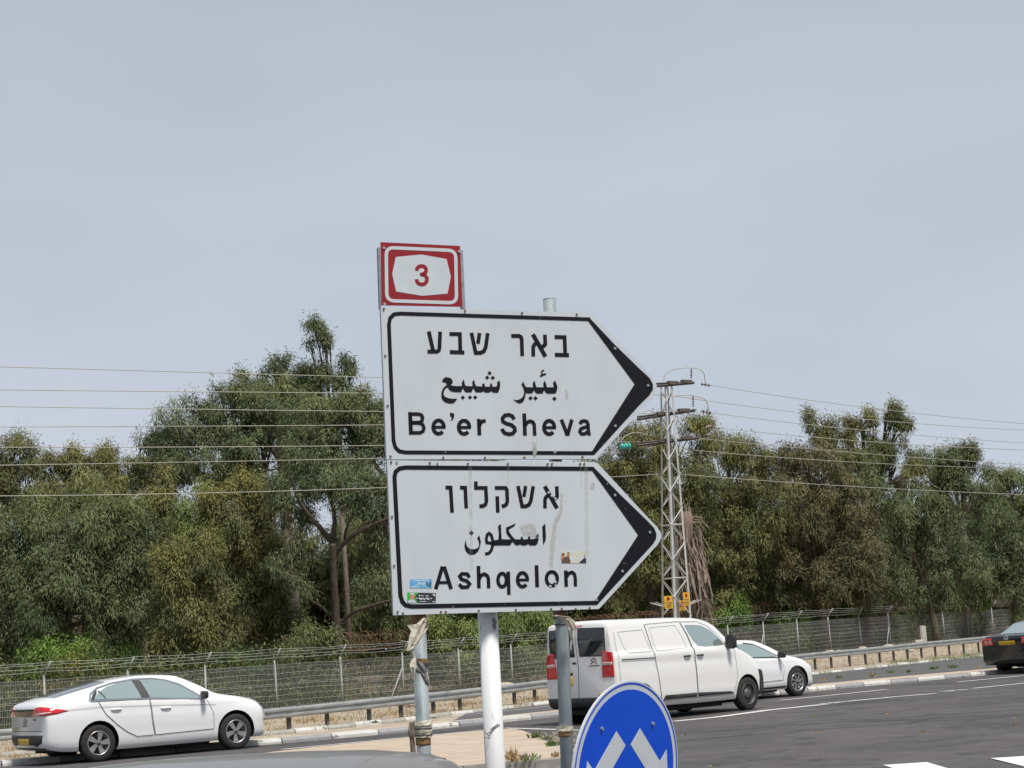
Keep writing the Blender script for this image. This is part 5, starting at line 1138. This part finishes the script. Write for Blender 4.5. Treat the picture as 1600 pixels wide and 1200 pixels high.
def tree(label, Y, blobs, kind='euc', weep=1.35, dens=1.0, young=.12, trunk=True, droop=.75, lsz=1.0, name='eucalyptus_tree', base_x=None, seed=0, top_young=.5, open_=0.0, cat='tree', depth=.75, group=None, thick=.16):
    rs = np.random.RandomState(seed + 11); pxm = Y / FOC
    cs = [dp(b[0], b[1], Y + (b[4] if len(b) > 4 else 0)) for b in blobs]
    low = min(blobs, key=lambda b: -b[1]); bx = base_x if base_x else sum(c.x * b[2] * b[3] for c, b in zip(cs, blobs)) / sum(b[2] * b[3] for b in blobs)
    if base_x: bx = dp(base_x, 1000, Y).x
    base = Vector((bx, Y, 0)); base.z = gz(base.x, base.y) - .05
    root = thing(name, label, cat, base, group=group)
    allz = [c.z + b[3] * pxm for c, b in zip(cs, blobs)]; zt = max(allz); zb_ = min(c.z - b[3] * pxm for c, b in zip(cs, blobs))
    CE = []; DI = []; TO = []; HI = []; spr = []
    for c, b in zip(cs, blobs):
        rx, rz = b[2] * pxm, b[3] * pxm; ry = rx * depth; area = b[2] * b[3] * math.pi
        nl = max(5, int(area / (430 * weep ** .6))) if rx > .6 else 4
        # lumps on the blob
        u = rs.normal(size=(nl, 3)); u /= np.linalg.norm(u, axis=1)[:, None]; u[:, 1] = -np.abs(u[:, 1]) * np.where(rs.rand(nl) < .70, 1, -1); rad = rs.uniform(.5, .95, nl) ** .6
        lc = np.array(c)[None] + u * rad[:, None] * np.array([rx, ry, rz])[None]; lr = rs.uniform(.20, .42, nl) * min(rx, rz, 1.6) + .10; lty = rs.rand(nl) ** 2
        nsp = int(area * dens * .0375) + 6
        li = rs.randint(0, nl, nsp); v = rs.normal(size=(nsp, 3)); v /= np.linalg.norm(v, axis=1)[:, None]; v[:, 2] = np.where((v[:, 2] < -.2) & (rs.rand(nsp) < .85), -v[:, 2], v[:, 2])
        sc = lc[li] + v * (lr[li] * rs.uniform(.55, 1.0, nsp) ** .5)[:, None] * np.array([1, 1, weep])[None]
        inn = rs.rand(nsp) < .26; sc[inn] = lc[li[inn]] + (sc[inn] - lc[li[inn]]) * .55
        if open_: keep = rs.rand(nsp) > open_ * rs.rand(nl)[li]; sc = sc[keep]; v = v[keep]; li = li[keep]
        k = 26; n = len(sc)
        off_ = rs.normal(size=(n, k, 3)) * np.array([.11, .11, .16])[None, None] * (1 + .1 * lr[li][:, None, None]); 
        P = sc[:, None] + off_
        D = np.zeros((n, k, 3)); D[..., 2] = -droop; D += v[:, None] * .45 + off_ * 1.6 + rs.normal(size=(n, k, 3)) * .26
        hz = (sc[:, 2] - zb_) / max(.1, zt - zb_); yg = young * lty[li] * 1.6 + top_young * np.clip((hz - .72) / .28, 0, 1) * rs.rand(n) * (v[:, 2] > -.2)
        tn = np.zeros((n, k, 3)); lt = rs.rand(nl) ** 1.3; tn[..., 0] = np.clip(rs.rand(n)[:, None] ** 1.8 * .5 + rs.rand(n, k) * .3 + (lt[li] * .45)[:, None], 0, 1); tn[..., 1] = np.clip(yg[:, None] + rs.normal(size=(n, k)) * .08, 0, 1)  # random leaf tone; the lump offsets also paint lit and dark plumes
        HI.append(np.repeat(v * .8 + (sc - np.array(c)[None]) / np.array([rx, ry, rz])[None] * .5, k, axis=0)); CE.append(P.reshape(-1, 3)); DI.append(D.reshape(-1, 3)); TO.append(tn.reshape(-1, 3)); spr.append((c, lc, lr, rx))
    cen = np.concatenate(CE) - np.array(base)[None]; di = np.concatenate(DI); to = np.concatenate(TO); n = len(cen); sz = lsz * (Y / 75) ** .5
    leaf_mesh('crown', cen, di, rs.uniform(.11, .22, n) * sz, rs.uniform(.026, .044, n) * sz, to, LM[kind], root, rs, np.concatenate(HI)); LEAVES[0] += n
    if trunk:
        cm = cs[int(np.argmax([b[2] * b[3] for b in blobs]))] - base; h0 = max(.8, (zb_ - base.z) + .3 * (zt - zb_)); h0 = min(h0, cm.z * .8)
        fork = Vector((cm.x * .35, cm.y * .3, h0)); b = MB(); tk = thick * (zt - base.z) / 9 + .03
        b.tube([Vector((0, 0, -.2)), Vector((fork.x * .3 + .05, fork.y * .3, h0 * .4)), fork], [tk * 1.35, tk * 1.05, tk * .85], 8); b.build('trunk', M['bark'], root, True)
        for c, lc, lr, rx in spr:
            c = c - base; q = MB(); mid = fork.lerp(c, .5) + Vector((rs.uniform(-.2, .2), rs.uniform(-.2, .2), -.1)); q.tube([fork, mid, c], [tk * .6, tk * .42, tk * .22], 6, False)
            for p in lc[:14]:
                p = Vector(p) - base; s = mid.lerp(c, rs.uniform(.1, .95)); q.tube([s, s.lerp(p, .55) + Vector((0, 0, .12)), p], [tk * .18, tk * .12, .012], 4, False)
            q.build('limb', M['bark'], root, True)
    return root
BACK = 'trees at the back of the wood'
tree('tall back tree at the far left with a round dark top', 84, [(18, 715, 42, 38), (-20, 760, 60, 60), (40, 770, 50, 45)], 'org', seed=1)
tree('low back tree with thin loose tops between the far left crown and the tall group', 88, [(150, 728, 34, 28), (95, 740, 30, 26), (185, 745, 34, 30), (215, 740, 24, 28), (70, 735, 32, 26), (120, 728, 30, 24), (168, 724, 30, 22), (230, 745, 26, 30), (140, 790, 90, 50)], 'org', seed=2, open_=.25, top_young=.7)
tree('rust-topped tree just behind the big grey-green one at far left', 80, [(120, 772, 34, 30), (150, 790, 34, 36), (90, 800, 40, 40)], 'org', seed=3, top_young=1.0, young=.4)
tree('yellow-tipped slim tree between the far left mass and the pale green tree', 78, [(205, 772, 30, 28), (245, 775, 30, 34), (245, 830, 40, 60)], 'org', seed=4, top_young=.9, young=.35)
tree('big domed tree of the high group, its crown sloping down to the left', 86, [(300, 668, 62, 42), (262, 705, 44, 38), (370, 660, 66, 56), (330, 730, 90, 60), (430, 640, 60, 55), (392, 612, 34, 26), (345, 640, 30, 24), (250, 690, 22, 20), (420, 720, 80, 70)], 'euc', seed=5, dens=.95, open_=.1)
tree('broad tree of the high group beside the left edge of the signs', 82, [(545, 668, 66, 48), (600, 670, 56, 44), (500, 690, 60, 56), (560, 730, 95, 60), (650, 690, 70, 60), (700, 760, 90, 80), (570, 640, 40, 22)], 'euc', seed=6, dens=.95, open_=.1, base_x=660)
tree('tall thin tree whose bare-stemmed top stands highest above the wood', 89, [(492, 514, 15, 12), (508, 520, 14, 14), (515, 538, 11, 8), (484, 534, 8, 7), (484, 574, 15, 12), (508, 580, 16, 13), (496, 600, 20, 12), (541, 568, 12, 11), (548, 584, 12, 10), (532, 600, 18, 13), (478, 604, 12, 10), (520, 640, 36, 24)], 'euc', seed=7, dens=1.5, open_=.25, base_x=545, thick=.045, top_young=.1)
tree('slender tree with a small dark top left of the highest one', 90, [(437, 565, 21, 13), (432, 584, 24, 16), (462, 604, 22, 18), (446, 610, 40, 26), (480, 618, 30, 20), (375, 604, 16, 12), (430, 640, 50, 34)], 'euc', seed=8, dens=1.05, open_=.45, top_young=.15)
tree('large grey-green drooping tree filling the far left foreground', 68, [(120, 850, 85, 80), (60, 890, 70, 80), (180, 860, 50, 70), (20, 960, 70, 80), (110, 950, 100, 75), (190, 945, 60, 80), (-30, 860, 60, 90), (60, 1010, 90, 40)], 'euc', weep=2.0, seed=9, dens=.95, young=.10, top_young=.5)
tree('dark shadowy tree in the gap left of the front bush-shaped tree', 74, [(225, 870, 36, 60), (215, 940, 40, 60), (235, 990, 50, 40)], 'euc', weep=2.0, seed=10, dens=.8, young=.05, top_young=.1)
tree('small pale green tree with a bright rounded top', 76, [(312, 782, 28, 24), (305, 810, 34, 34), (318, 838, 40, 40), (300, 880, 50, 50)], 'lit', weep=2.0, seed=11, top_young=.7, young=.3)
tree('bush-shaped front tree with a yellow-green left shoulder', 66, [(268, 872, 24, 26), (315, 868, 32, 26), (290, 905, 55, 45), (310, 950, 52, 50), (275, 985, 60, 40), (330, 1005, 55, 35)], 'org', weep=2.0, seed=12, young=.22, top_young=.6)
tree('tree with two rust-tinted peaks left of the dark branching tree', 72, [(375, 765, 26, 24), (415, 778, 24, 26), (362, 800, 40, 40), (410, 830, 42, 50), (370, 870, 55, 55), (425, 900, 38, 50), (390, 950, 52, 50), (450, 970, 36, 40), (400, 1000, 60, 30)], 'org', weep=2.0, seed=13, young=.2, top_young=.9)
# the dark tree with the visible trunk and spreading limbs
BT = tree('dark tree with a visible forked trunk just left of the signs', 70, [(450, 770, 40, 40), (500, 745, 50, 40), (560, 765, 60, 42), (610, 790, 50, 40), (470, 830, 30, 30), (590, 850, 30, 26), (455, 900, 36, 28), (590, 905, 36, 30), (650, 800, 50, 60)], 'euc', seed=14, dens=.75, trunk=False, young=.05, top_young=.1, base_x=525)
bb = BT.location
def P70(x, y, Y=70): return dp(x, y, Y) - bb
for pts, r, nm in (([(527, 1020), (525, 960), (521, 900), (520, 850)], [.16, .14, .125, .11], 'trunk'), ([(521, 850), (505, 830), (482, 805), (465, 780), (455, 745)], [.12, .10, .08, .05, .03], 'limb'), ([(522, 870), (535, 850), (560, 830), (600, 812), (640, 800)], [.11, .09, .075, .06, .04], 'limb'), ([(520, 850), (524, 810), (515, 770), (520, 720)], [.1, .08, .05, .03], 'limb'),
                   ([(533, 975), (548, 958), (575, 948), (610, 938)], [.09, .07, .06, .04], 'limb'), ([(520, 968), (505, 950), (490, 940)], [.07, .05, .03], 'limb'), ([(538, 850), (540, 825), (555, 800)], [.06, .05, .03], 'limb'), ([(490, 815), (470, 808), (452, 812)], [.05, .04, .02], 'limb')):
    b = MB(); b.tube(smoothline([P70(x, y, 70 - .3 * i) for i, (x, y) in enumerate(pts)], 2), list(np.interp(np.linspace(0, 1, len(smoothline([Vector((0, 0, 0))] * len(pts), 2))), np.linspace(0, 1, len(r)), r)), 8); b.build(nm, M['darkbark'], BT, True)
tree('rounded bush against the fence under the dark branching tree', 66, [(490, 1010, 44, 26), (470, 1030, 46, 24), (510, 1035, 30, 20)], 'euc', trunk=False, seed=15, young=.25, name='bush', cat='bush', top_young=.4)
tree('leafy bush behind the fence between the wrapped post and the white post', 74, [(700, 1000, 46, 26), (660, 995, 30, 24), (735, 985, 36, 26), (700, 1030, 60, 22)], 'lit', trunk=False, seed=16, young=.3, name='bush', cat='bush')
tree('leafy bush behind the fence between the white post and the white van', 76, [(815, 990, 44, 30), (780, 1005, 36, 26), (850, 985, 30, 34), (820, 1030, 60, 26)], 'lit', trunk=False, seed=17, young=.15, name='bush', cat='bush')
tree('green bush with pale leaves low behind the far left of the fence', 61, [(85, 1035, 40, 22), (130, 1030, 30, 20), (60, 1045, 30, 20)], 'bsh', trunk=False, seed=18, young=.4, name='bush', cat='bush')
tree('yellow flowering shrub behind the fence above the white hatchback', 58, [(105, 1052, 22, 22), (150, 1052, 16, 14), (90, 1066, 20, 18)], 'yel', trunk=False, seed=19, young=.7, name='shrub', cat='shrub')
tree('dark low shrub at the fence over the roof of the white hatchback', 68, [(220, 1035, 44, 24), (280, 1045, 44, 24), (340, 1045, 50, 22), (400, 1050, 44, 20)], 'bsh', trunk=False, seed=20, young=.05, name='shrub', cat='shrub', top_young=.1)
# right of the signs
tree('tree just behind the pylon with a lumpy olive crown', 88, [(1000, 715, 60, 45), (1060, 700, 50, 40), (1098, 690, 28, 32), (1030, 780, 90, 70), (1000, 870, 90, 80), (960, 800, 70, 90), (1060, 850, 60, 80)], 'org', seed=21, dens=.85, young=.3, top_young=.5)
tree('olive tree right of the pylon with a flat top', 90, [(1140, 706, 44, 32), (1175, 725, 34, 34), (1130, 760, 66, 60), (1180, 800, 60, 60), (1140, 860, 70, 70), (1120, 925, 60, 50)], 'org', seed=22, dens=.85, young=.25, top_young=.4)
tree('brownish tree in the middle of the wood on the right', 92, [(1235, 715, 46, 26), (1215, 745, 44, 40), (1290, 745, 50, 42), (1250, 800, 80, 66), (1320, 810, 56, 60), (1250, 870, 80, 60), (1330, 870, 56, 60), (1290, 920, 80, 40)], 'brn', seed=23, dens=.85, young=.35, top_young=.4)
tree('tallest tree on the right, its broken crown showing gaps of sky', 98, [(1283, 658, 27, 20), (1272, 682, 20, 14), (1300, 690, 24, 16), (1385, 645, 28, 18), (1402, 668, 18, 22), (1345, 655, 26, 16), (1340, 700, 34, 26), (1375, 705, 30, 26), (1325, 668, 18, 14), (1400, 730, 50, 40), (1350, 740, 60, 34)], 'org', seed=24, dens=1.15, open_=.2, young=.3, top_young=.5)
tree('rounded treetop on the right, smaller than its broken-crowned neighbour', 104, [(1500, 698, 28, 18), (1478, 712, 20, 18), (1515, 718, 18, 16), (1490, 740, 30, 24), (1450, 745, 44, 34), (1430, 720, 16, 16), (1520, 760, 44, 36)], 'euc', seed=25, dens=1.15, open_=.2, young=.2)
tree('tree leaving the picture at the right edge', 106, [(1575, 755, 34, 18), (1600, 780, 50, 40), (1550, 790, 40, 36), (1640, 760, 50, 40), (1590, 840, 80, 70)], 'euc', seed=26, dens=1.0, open_=.15, young=.3)
tree('grey-green weeping tree right of centre in the wood on the right', 96, [(1440, 810, 46, 40), (1420, 850, 50, 50), (1480, 850, 44, 54), (1430, 905, 60, 46), (1500, 910, 44, 44)], 'euc', weep=2.0, seed=27, dens=.85, young=.1, top_young=.35)
tree('dark weeping tree between the brown tree and the grey-green one', 94, [(1360, 790, 44, 50), (1340, 860, 50, 50), (1370, 915, 56, 44), (1310, 940, 50, 34)], 'euc', weep=2.0, seed=28, dens=.8, young=.05, top_young=.2)
tree('dark drooping tree low at the right edge of the wood', 100, [(1560, 850, 50, 50), (1540, 900, 50, 44), (1600, 880, 50, 60), (1580, 930, 60, 40)], 'euc', weep=2.0, seed=29, dens=.8, young=.05, top_young=.1)
tree('dark tree behind the dead palm', 92, [(1130, 870, 50, 60), (1190, 890, 56, 60), (1160, 940, 60, 40), (1230, 930, 50, 40)], 'euc', seed=30, dens=.8, young=.03, top_young=.1)
tree('bright green bush right of the dead palm', 88, [(1148, 955, 17, 20), (1130, 968, 22, 16), (1156, 972, 16, 14)], 'bsh', trunk=False, seed=31, young=.6, name='bush', cat='bush')
tree('green bush left of the middle of the right fence', 94, [(1300, 930, 26, 20), (1280, 948, 28, 18), (1322, 950, 28, 18), (1300, 965, 40, 16)], 'bsh', trunk=False, seed=32, young=.3, name='bush', cat='bush')
tree('low green bush topped by the razor wire above the white sedan', 92, [(1240, 968, 30, 14), (1215, 975, 22, 12), (1262, 972, 22, 12)], 'bsh', trunk=False, seed=33, young=.5, name='bush', cat='bush')
tree('bright green bush behind the razor wire near the right edge', 102, [(1535, 918, 22, 18), (1510, 925, 20, 16), (1545, 932, 18, 14)], 'bsh', trunk=False, seed=34, young=.55, name='bush', cat='bush')
tree('bluish-green bush behind the razor wire left of the bright one', 101, [(1465, 920, 24, 16), (1485, 912, 20, 14), (1475, 935, 34, 16)], 'lit', trunk=False, seed=35, young=.05, name='bush', cat='bush', top_young=.1)
for i, (x, y, Y, s, lb) in enumerate(((1345, 1000, 98, 15, 'dull shrub behind the fence left of the concrete pillar'), (1500, 975, 106, 20, 'dull shrub behind the fence right of the concrete pillar'), (1235, 1000, 88, 16, 'shrub in the fence line above the bonnet of the white sedan'), (1290, 995, 92, 12, 'thin shrub behind the fence right of the white sedan'))):
    tree(lb, Y, [(x, y, s * 1.7, s), (x + s, y + 6, s, s * .8)], 'euc', trunk=False, seed=40 + i, young=.1, name='shrub', cat='shrub', top_young=.2, dens=.7)
# the rest of the wood behind: three copied kinds
def copies(src, spots):
    for i, (px, Y, sc_, rz) in enumerate(spots):
        c = copy_tree(src); p = dp(px, 1000, Y); c.location = (p.x, Y, gz(p.x, Y)); c.scale = (sc_, sc_, sc_); c.rotation_euler = (0, 0, rz); c['group'] = BACK; c['label'] = 'tree deep in the wood, mostly hidden behind the front trees'
bk1 = tree('tree deep in the wood, mostly hidden behind the front trees', 104, [(700, 880, 70, 60), (760, 850, 70, 60), (730, 930, 90, 60), (690, 990, 80, 50)], 'euc', seed=50, dens=.5, young=.05, top_young=.2, group=BACK, lsz=1.35)
bk2 = tree('tree deep in the wood, mostly hidden behind the front trees', 106, [(900, 860, 80, 70), (860, 920, 80, 60), (930, 930, 70, 70), (890, 990, 90, 50)], 'org', seed=51, dens=.5, young=.1, top_young=.2, group=BACK, lsz=1.35)
copies(bk1, [(60, 92, .95, 1), (180, 96, .95, 2), (300, 98, 1.0, 3), (420, 112, 1.1, 4), (560, 114, 1.1, 5), (650, 106, 1.05, .5), (820, 104, 1.0, 1.5), (1060, 108, 1.05, 2.5), (1180, 110, 1.05, 3.5), (1300, 112, 1.05, 4.5), (1420, 114, 1.0, 5.5), (1530, 118, 1.0, .2), (1640, 122, 1.0, 1.2), (-80, 92, .9, 4.2)])
copies(bk2, [(0, 96, .85, 2), (120, 90, .85, 3), (240, 92, .9, 4), (360, 92, 1.0, 5), (490, 116, 1.1, 1), (610, 104, 1.0, 2.2), (960, 108, 1.0, 3.2), (1120, 114, 1.0, 4.1), (1250, 116, 1.0, 5.2), (1370, 118, 1.0, .9), (1480, 120, 1.0, 1.9), (1590, 120, 1.0, 2.9), (-160, 95, .9, 1)])
# far mass closing the wood and its floor
rs = np.random.RandomState(77); n = 80000
tt_ = rs.uniform(-60, 220, n); ss_ = rs.uniform(46, 60, n); hx = 1 + TD.x * tt_ + TN.x * ss_; hy = 55 + TD.y * tt_ + TN.y * ss_
hz = rs.uniform(.2, 1, n) ** .8 * (6.0 + 1.0 * np.sin(tt_ * .35) + .7 * np.sin(tt_ * 1.1)); cen = np.stack([hx, hy, hz + .3], 1)
di = rs.normal(size=(n, 3)) * .5; di[:, 2] -= .7; to = np.zeros((n, 3)); to[:, 0] = rs.rand(n) * .5
fo = leaf_mesh('far_wood', cen, di, rs.uniform(.5, .9, n), rs.uniform(.16, .3, n), to, LM['euc'], None, rs); fo['kind'] = 'stuff'
rs = np.random.RandomState(78); n = 26000; an = rs.uniform(math.pi * 1.02, math.pi * 1.98, n); rad_ = rs.uniform(85, 105, n)  # unseen leaf ring added behind the camera to darken reflections in the cars
hz = rs.uniform(0, 1, n) * (8 + 3 * np.sin(an * 23) + 1.5 * np.sin(an * 61)); cen = np.stack([np.cos(an) * rad_, np.sin(an) * rad_, hz], 1); di = rs.normal(size=(n, 3)) * .5; di[:, 2] -= .6; to = np.zeros((n, 3)); to[:, 0] = rs.rand(n) * .6
fo = leaf_mesh('reflection_leaf_ring', cen, di, rs.uniform(1.4, 2.4, n), rs.uniform(.6, 1.0, n), to, LM['euc'], None, rs); fo['kind'] = 'stuff'
# undergrowth closing the foot of the wood behind the fence
def under(n, t0, t1, s0, s1, h, seed, kind, dens_f):
    rs = np.random.RandomState(seed); c = n // 24; tt = rs.uniform(t0, t1, c); ss = rs.uniform(s0, s1, c); hh = h * (.55 + .45 * np.sin(tt * 1.3 + ss) * np.sin(tt * .41 + 1)) * rs.uniform(.15, 1.05, c)
    k = rs.rand(c) < dens_f(tt, ss); tt, ss, hh = tt[k], ss[k], hh[k]; c = len(tt)
    x = 1 + TD.x * tt + TN.x * ss; y = 55 + TD.y * tt + TN.y * ss; z = np.array([gz(a, b) for a, b in zip(x, y)]) + np.abs(hh); P = np.stack([x, y, z], 1)[:, None] + rs.normal(size=(c, 24, 3)) * np.array([.16, .16, .16]); D = rs.normal(size=(c, 24, 3)) * .5; D[..., 2] -= .45
    to = np.zeros((c, 24, 3)); to[..., 0] = rs.rand(c)[:, None] * .35 + rs.rand(c, 24) * .2; to[..., 1] = (rs.rand(c) ** 3)[:, None] * .8; n = c * 24
    o = leaf_mesh('undergrowth', P.reshape(-1, 3), D.reshape(-1, 3), rs.uniform(.11, .2, n), rs.uniform(.03, .06, n), to.reshape(-1, 3), LM[kind], None, rs); o['kind'] = 'stuff'
under(90000, -32, 4, 11.4, 16, 2.3, 61, 'euc', lambda t, s: .95 + 0 * t)
under(40000, -32, 60, 15, 22, 2.6, 62, 'org', lambda t, s: .9 + 0 * t)
under(50000, 4, 62, 12.4, 17, 1.5, 63, 'euc', lambda t, s: .12 + .5 * (np.sin(t * .5) > 0))
# ------------------------------------------------------------------ ground cover and weeds
def tuft_arrays(cx, cy, cz, n, h, spread, rs): 
    a = rs.normal(size=(n, 3)) * np.array([spread, spread, 0])[None]; c = np.array([cx, cy, cz])[None] + a; d = rs.normal(size=(n, 3)) * .45; d[:, 2] = rs.uniform(.6, 1.2, n); return c, d, rs.uniform(.4, 1, n) * h
GM = {'dry': leafmat('dry_grass_blade', (.42, .33, .19), (.50, .26, .10), (.30, .22, .12)), 'grn': leafmat('green_weed_blade', (.12, .20, .05), (.30, .34, .10), (.06, .11, .03)), 'litter': leafmat('leaf_litter', (.22, .15, .09), (.42, .34, .24), (.10, .07, .04))}
def strew(name, m, n, t0, t1, s0, s1, h, seed, yg=.3, clump=True):
    rs = np.random.RandomState(seed); tt = rs.uniform(t0, t1, n); ss = rs.uniform(s0, s1, n)
    if clump: g = np.sin(tt * 2.1 + np.sin(ss * 1.7) * 2) + np.sin(tt * .77 + ss) + rs.normal(size=n) * .4; k = g > .35; tt, ss = tt[k], ss[k]; n = len(tt)
    x = 1 + TD.x * tt + TN.x * ss; y = 55 + TD.y * tt + TN.y * ss; z = np.array([gz(a, b) for a, b in zip(x, y)]); c = np.stack([x, y, z], 1); d = rs.normal(size=(n, 3)) * .45; d[:, 2] = rs.uniform(.5, 1.3, n)
    to = np.zeros((n, 3)); to[:, 0] = rs.rand(n); to[:, 1] = yg * rs.rand(n) ** 2 * 2
    o = leaf_mesh(name, c, d, rs.uniform(.4, 1, n) * h, np.full(n, .016), to, m, None, rs); o['kind'] = 'stuff'; return o
strew('dry_grass', GM['dry'], 13000, -24, 12, -2.0, 3.5, .22, 1, .4)
strew('dry_grass', GM['dry'], 5000, 12, 60, -.6, 9, .20, 2, .3)
strew('green_grass', GM['grn'], 2500, -20, 20, -1.5, 3.0, .2, 9, .4)
strew('green_grass', GM['grn'], 7000, 22, 50, -.2, 2.0, .24, 3, .5)
strew('leaf_litter', GM['litter'], 26000, -30, 60, 3, 24, .16, 4, .6, False)
def weed(name, label, px, py, z, n, h, spread, m, seed, yg=.3):
    p = gp(px, py, z); rs = np.random.RandomState(seed); c, d, l = tuft_arrays(0, 0, 0, n, h, spread, rs); to = np.zeros((n, 3)); to[:, 0] = rs.rand(n); to[:, 1] = yg * rs.rand(n)
    o = leaf_mesh(name, c, d, l, np.full(n, .02 + h * .03), to, GM[m], None, rs); o.location = p; return tag(o, label, 'weed')
wl_ = [(835, 1153, .12, 260, .26, .10, 'grn', 'bright green weed at the tip of the sandy island'), (862, 1166, .12, 200, .22, .10, 'grn', 'green weed beside the right grey post on the island'), (852, 1156, .12, 60, .16, .14, 'grn', 'thin scattered weed between the two green ones on the island'),
       (825, 1189, .12, 130, .30, .16, 'grn', 'leggy yellow-green weed by the island kerb'), (808, 1191, .12, 60, .34, .12, 'dry', 'dry straw weed by the foot of the white post'), (797, 1187, .12, 40, .42, .08, 'dry', 'tall thin dry stems right of the white post'), (868, 1183, .12, 60, .22, .06, 'dry', 'straw-coloured tuft leaning on the island kerb'),
       (900, 1162, .0, 60, .14, .16, 'grn', 'low weed in the gravel beside the blue sign'), (586, 1130, .1, 70, .22, .10, 'grn', 'green tuft on the median left of the wrapped post'), (1286, 1064, .1, 60, .24, .10, 'dry', 'dry tuft on the median nearest the white sedan'), (1311, 1060, .1, 100, .26, .12, 'grn', 'green tuft on the median, second from the white sedan'),
       (1364, 1058, .1, 70, .40, .10, 'dry', 'tall dry tuft on the median kerb'), (1391, 1052, .1, 90, .26, .12, 'grn', 'small green tuft on the median right of the tall dry one'), (1420, 1051, .1, 110, .26, .13, 'grn', 'green tuft on the median below the concrete pillar'), (1460, 1046, .1, 170, .34, .18, 'grn', 'largest green tuft on the median right of the pillar'), (1489, 1044, .1, 170, .34, .17, 'grn', 'green tuft on the median, second to left of the black sedan'), (1528, 1045, .1, 80, .26, .12, 'dry', 'brown tuft on the median just left of the black sedan'), (1545, 1036, .1, 60, .22, .1, 'grn', 'green tuft touching the black sedan in the picture')]
for i, (x, y, z, n_, h, sp, m, lb) in enumerate(wl_): weed('weed', lb, x, y, z, max(34, n_ // 3), h * .52, sp * .42, m, i)
# stalks of tall dry grass in front of the road, and loose leaves on the asphalt
for i, (x, y, c_, lb) in enumerate(((1266, 1118, 'grn', 'small green leaf lying on the asphalt below the white sedan'), (1278, 1146, 'dry', 'yellow leaf lying on the open asphalt, left of the crossing'), (1440, 1143, 'dry', 'orange-brown leaf scraps on the asphalt above the crossing'), (1064, 1149, 'grn', 'green leaf on the asphalt right of the blue sign'), (1585, 1122, 'dry', 'pale leaf on the asphalt at the right edge'), (1590, 1133, 'dry', 'second pale leaf at the right edge, lower down'), (1385, 1115, 'dry', 'small leaf scrap in the middle of the asphalt'), (1112, 1196, 'grn', 'sprig at the bottom edge right of the blue sign'))):
    p = gp(x, y, .006); rs = np.random.RandomState(i); n_ = 4; c = rs.normal(size=(n_, 3)) * np.array([.03, .03, .003])[None]; c[:, 2] = np.abs(c[:, 2]); d = rs.normal(size=(n_, 3)); d[:, 2] *= .1; to = np.zeros((n_, 3)); to[:, 0] = 1; to[:, 1] = .7
    o = leaf_mesh('fallen_leaf', c, d, np.full(n_, .07), np.full(n_, .03), to, GM[c_], None, rs); o.location = p; tag(o, lb, 'leaf')
# gravel beside the island
bm_ = MB(); rs = random.Random(3)
for k in range(420):
    p = gp(rs.uniform(836, 1000), rs.uniform(1145, 1178), .0); s = rs.uniform(.012, .04); bm_.box((p.x, p.y, s * .4), (s * 1.4, s, s), Matrix.Rotation(rs.uniform(0, 3), 3, 'Z'))
tag(bm_.build('gravel', M['stone']), kind='stuff')
print('LEAVES', LEAVES)
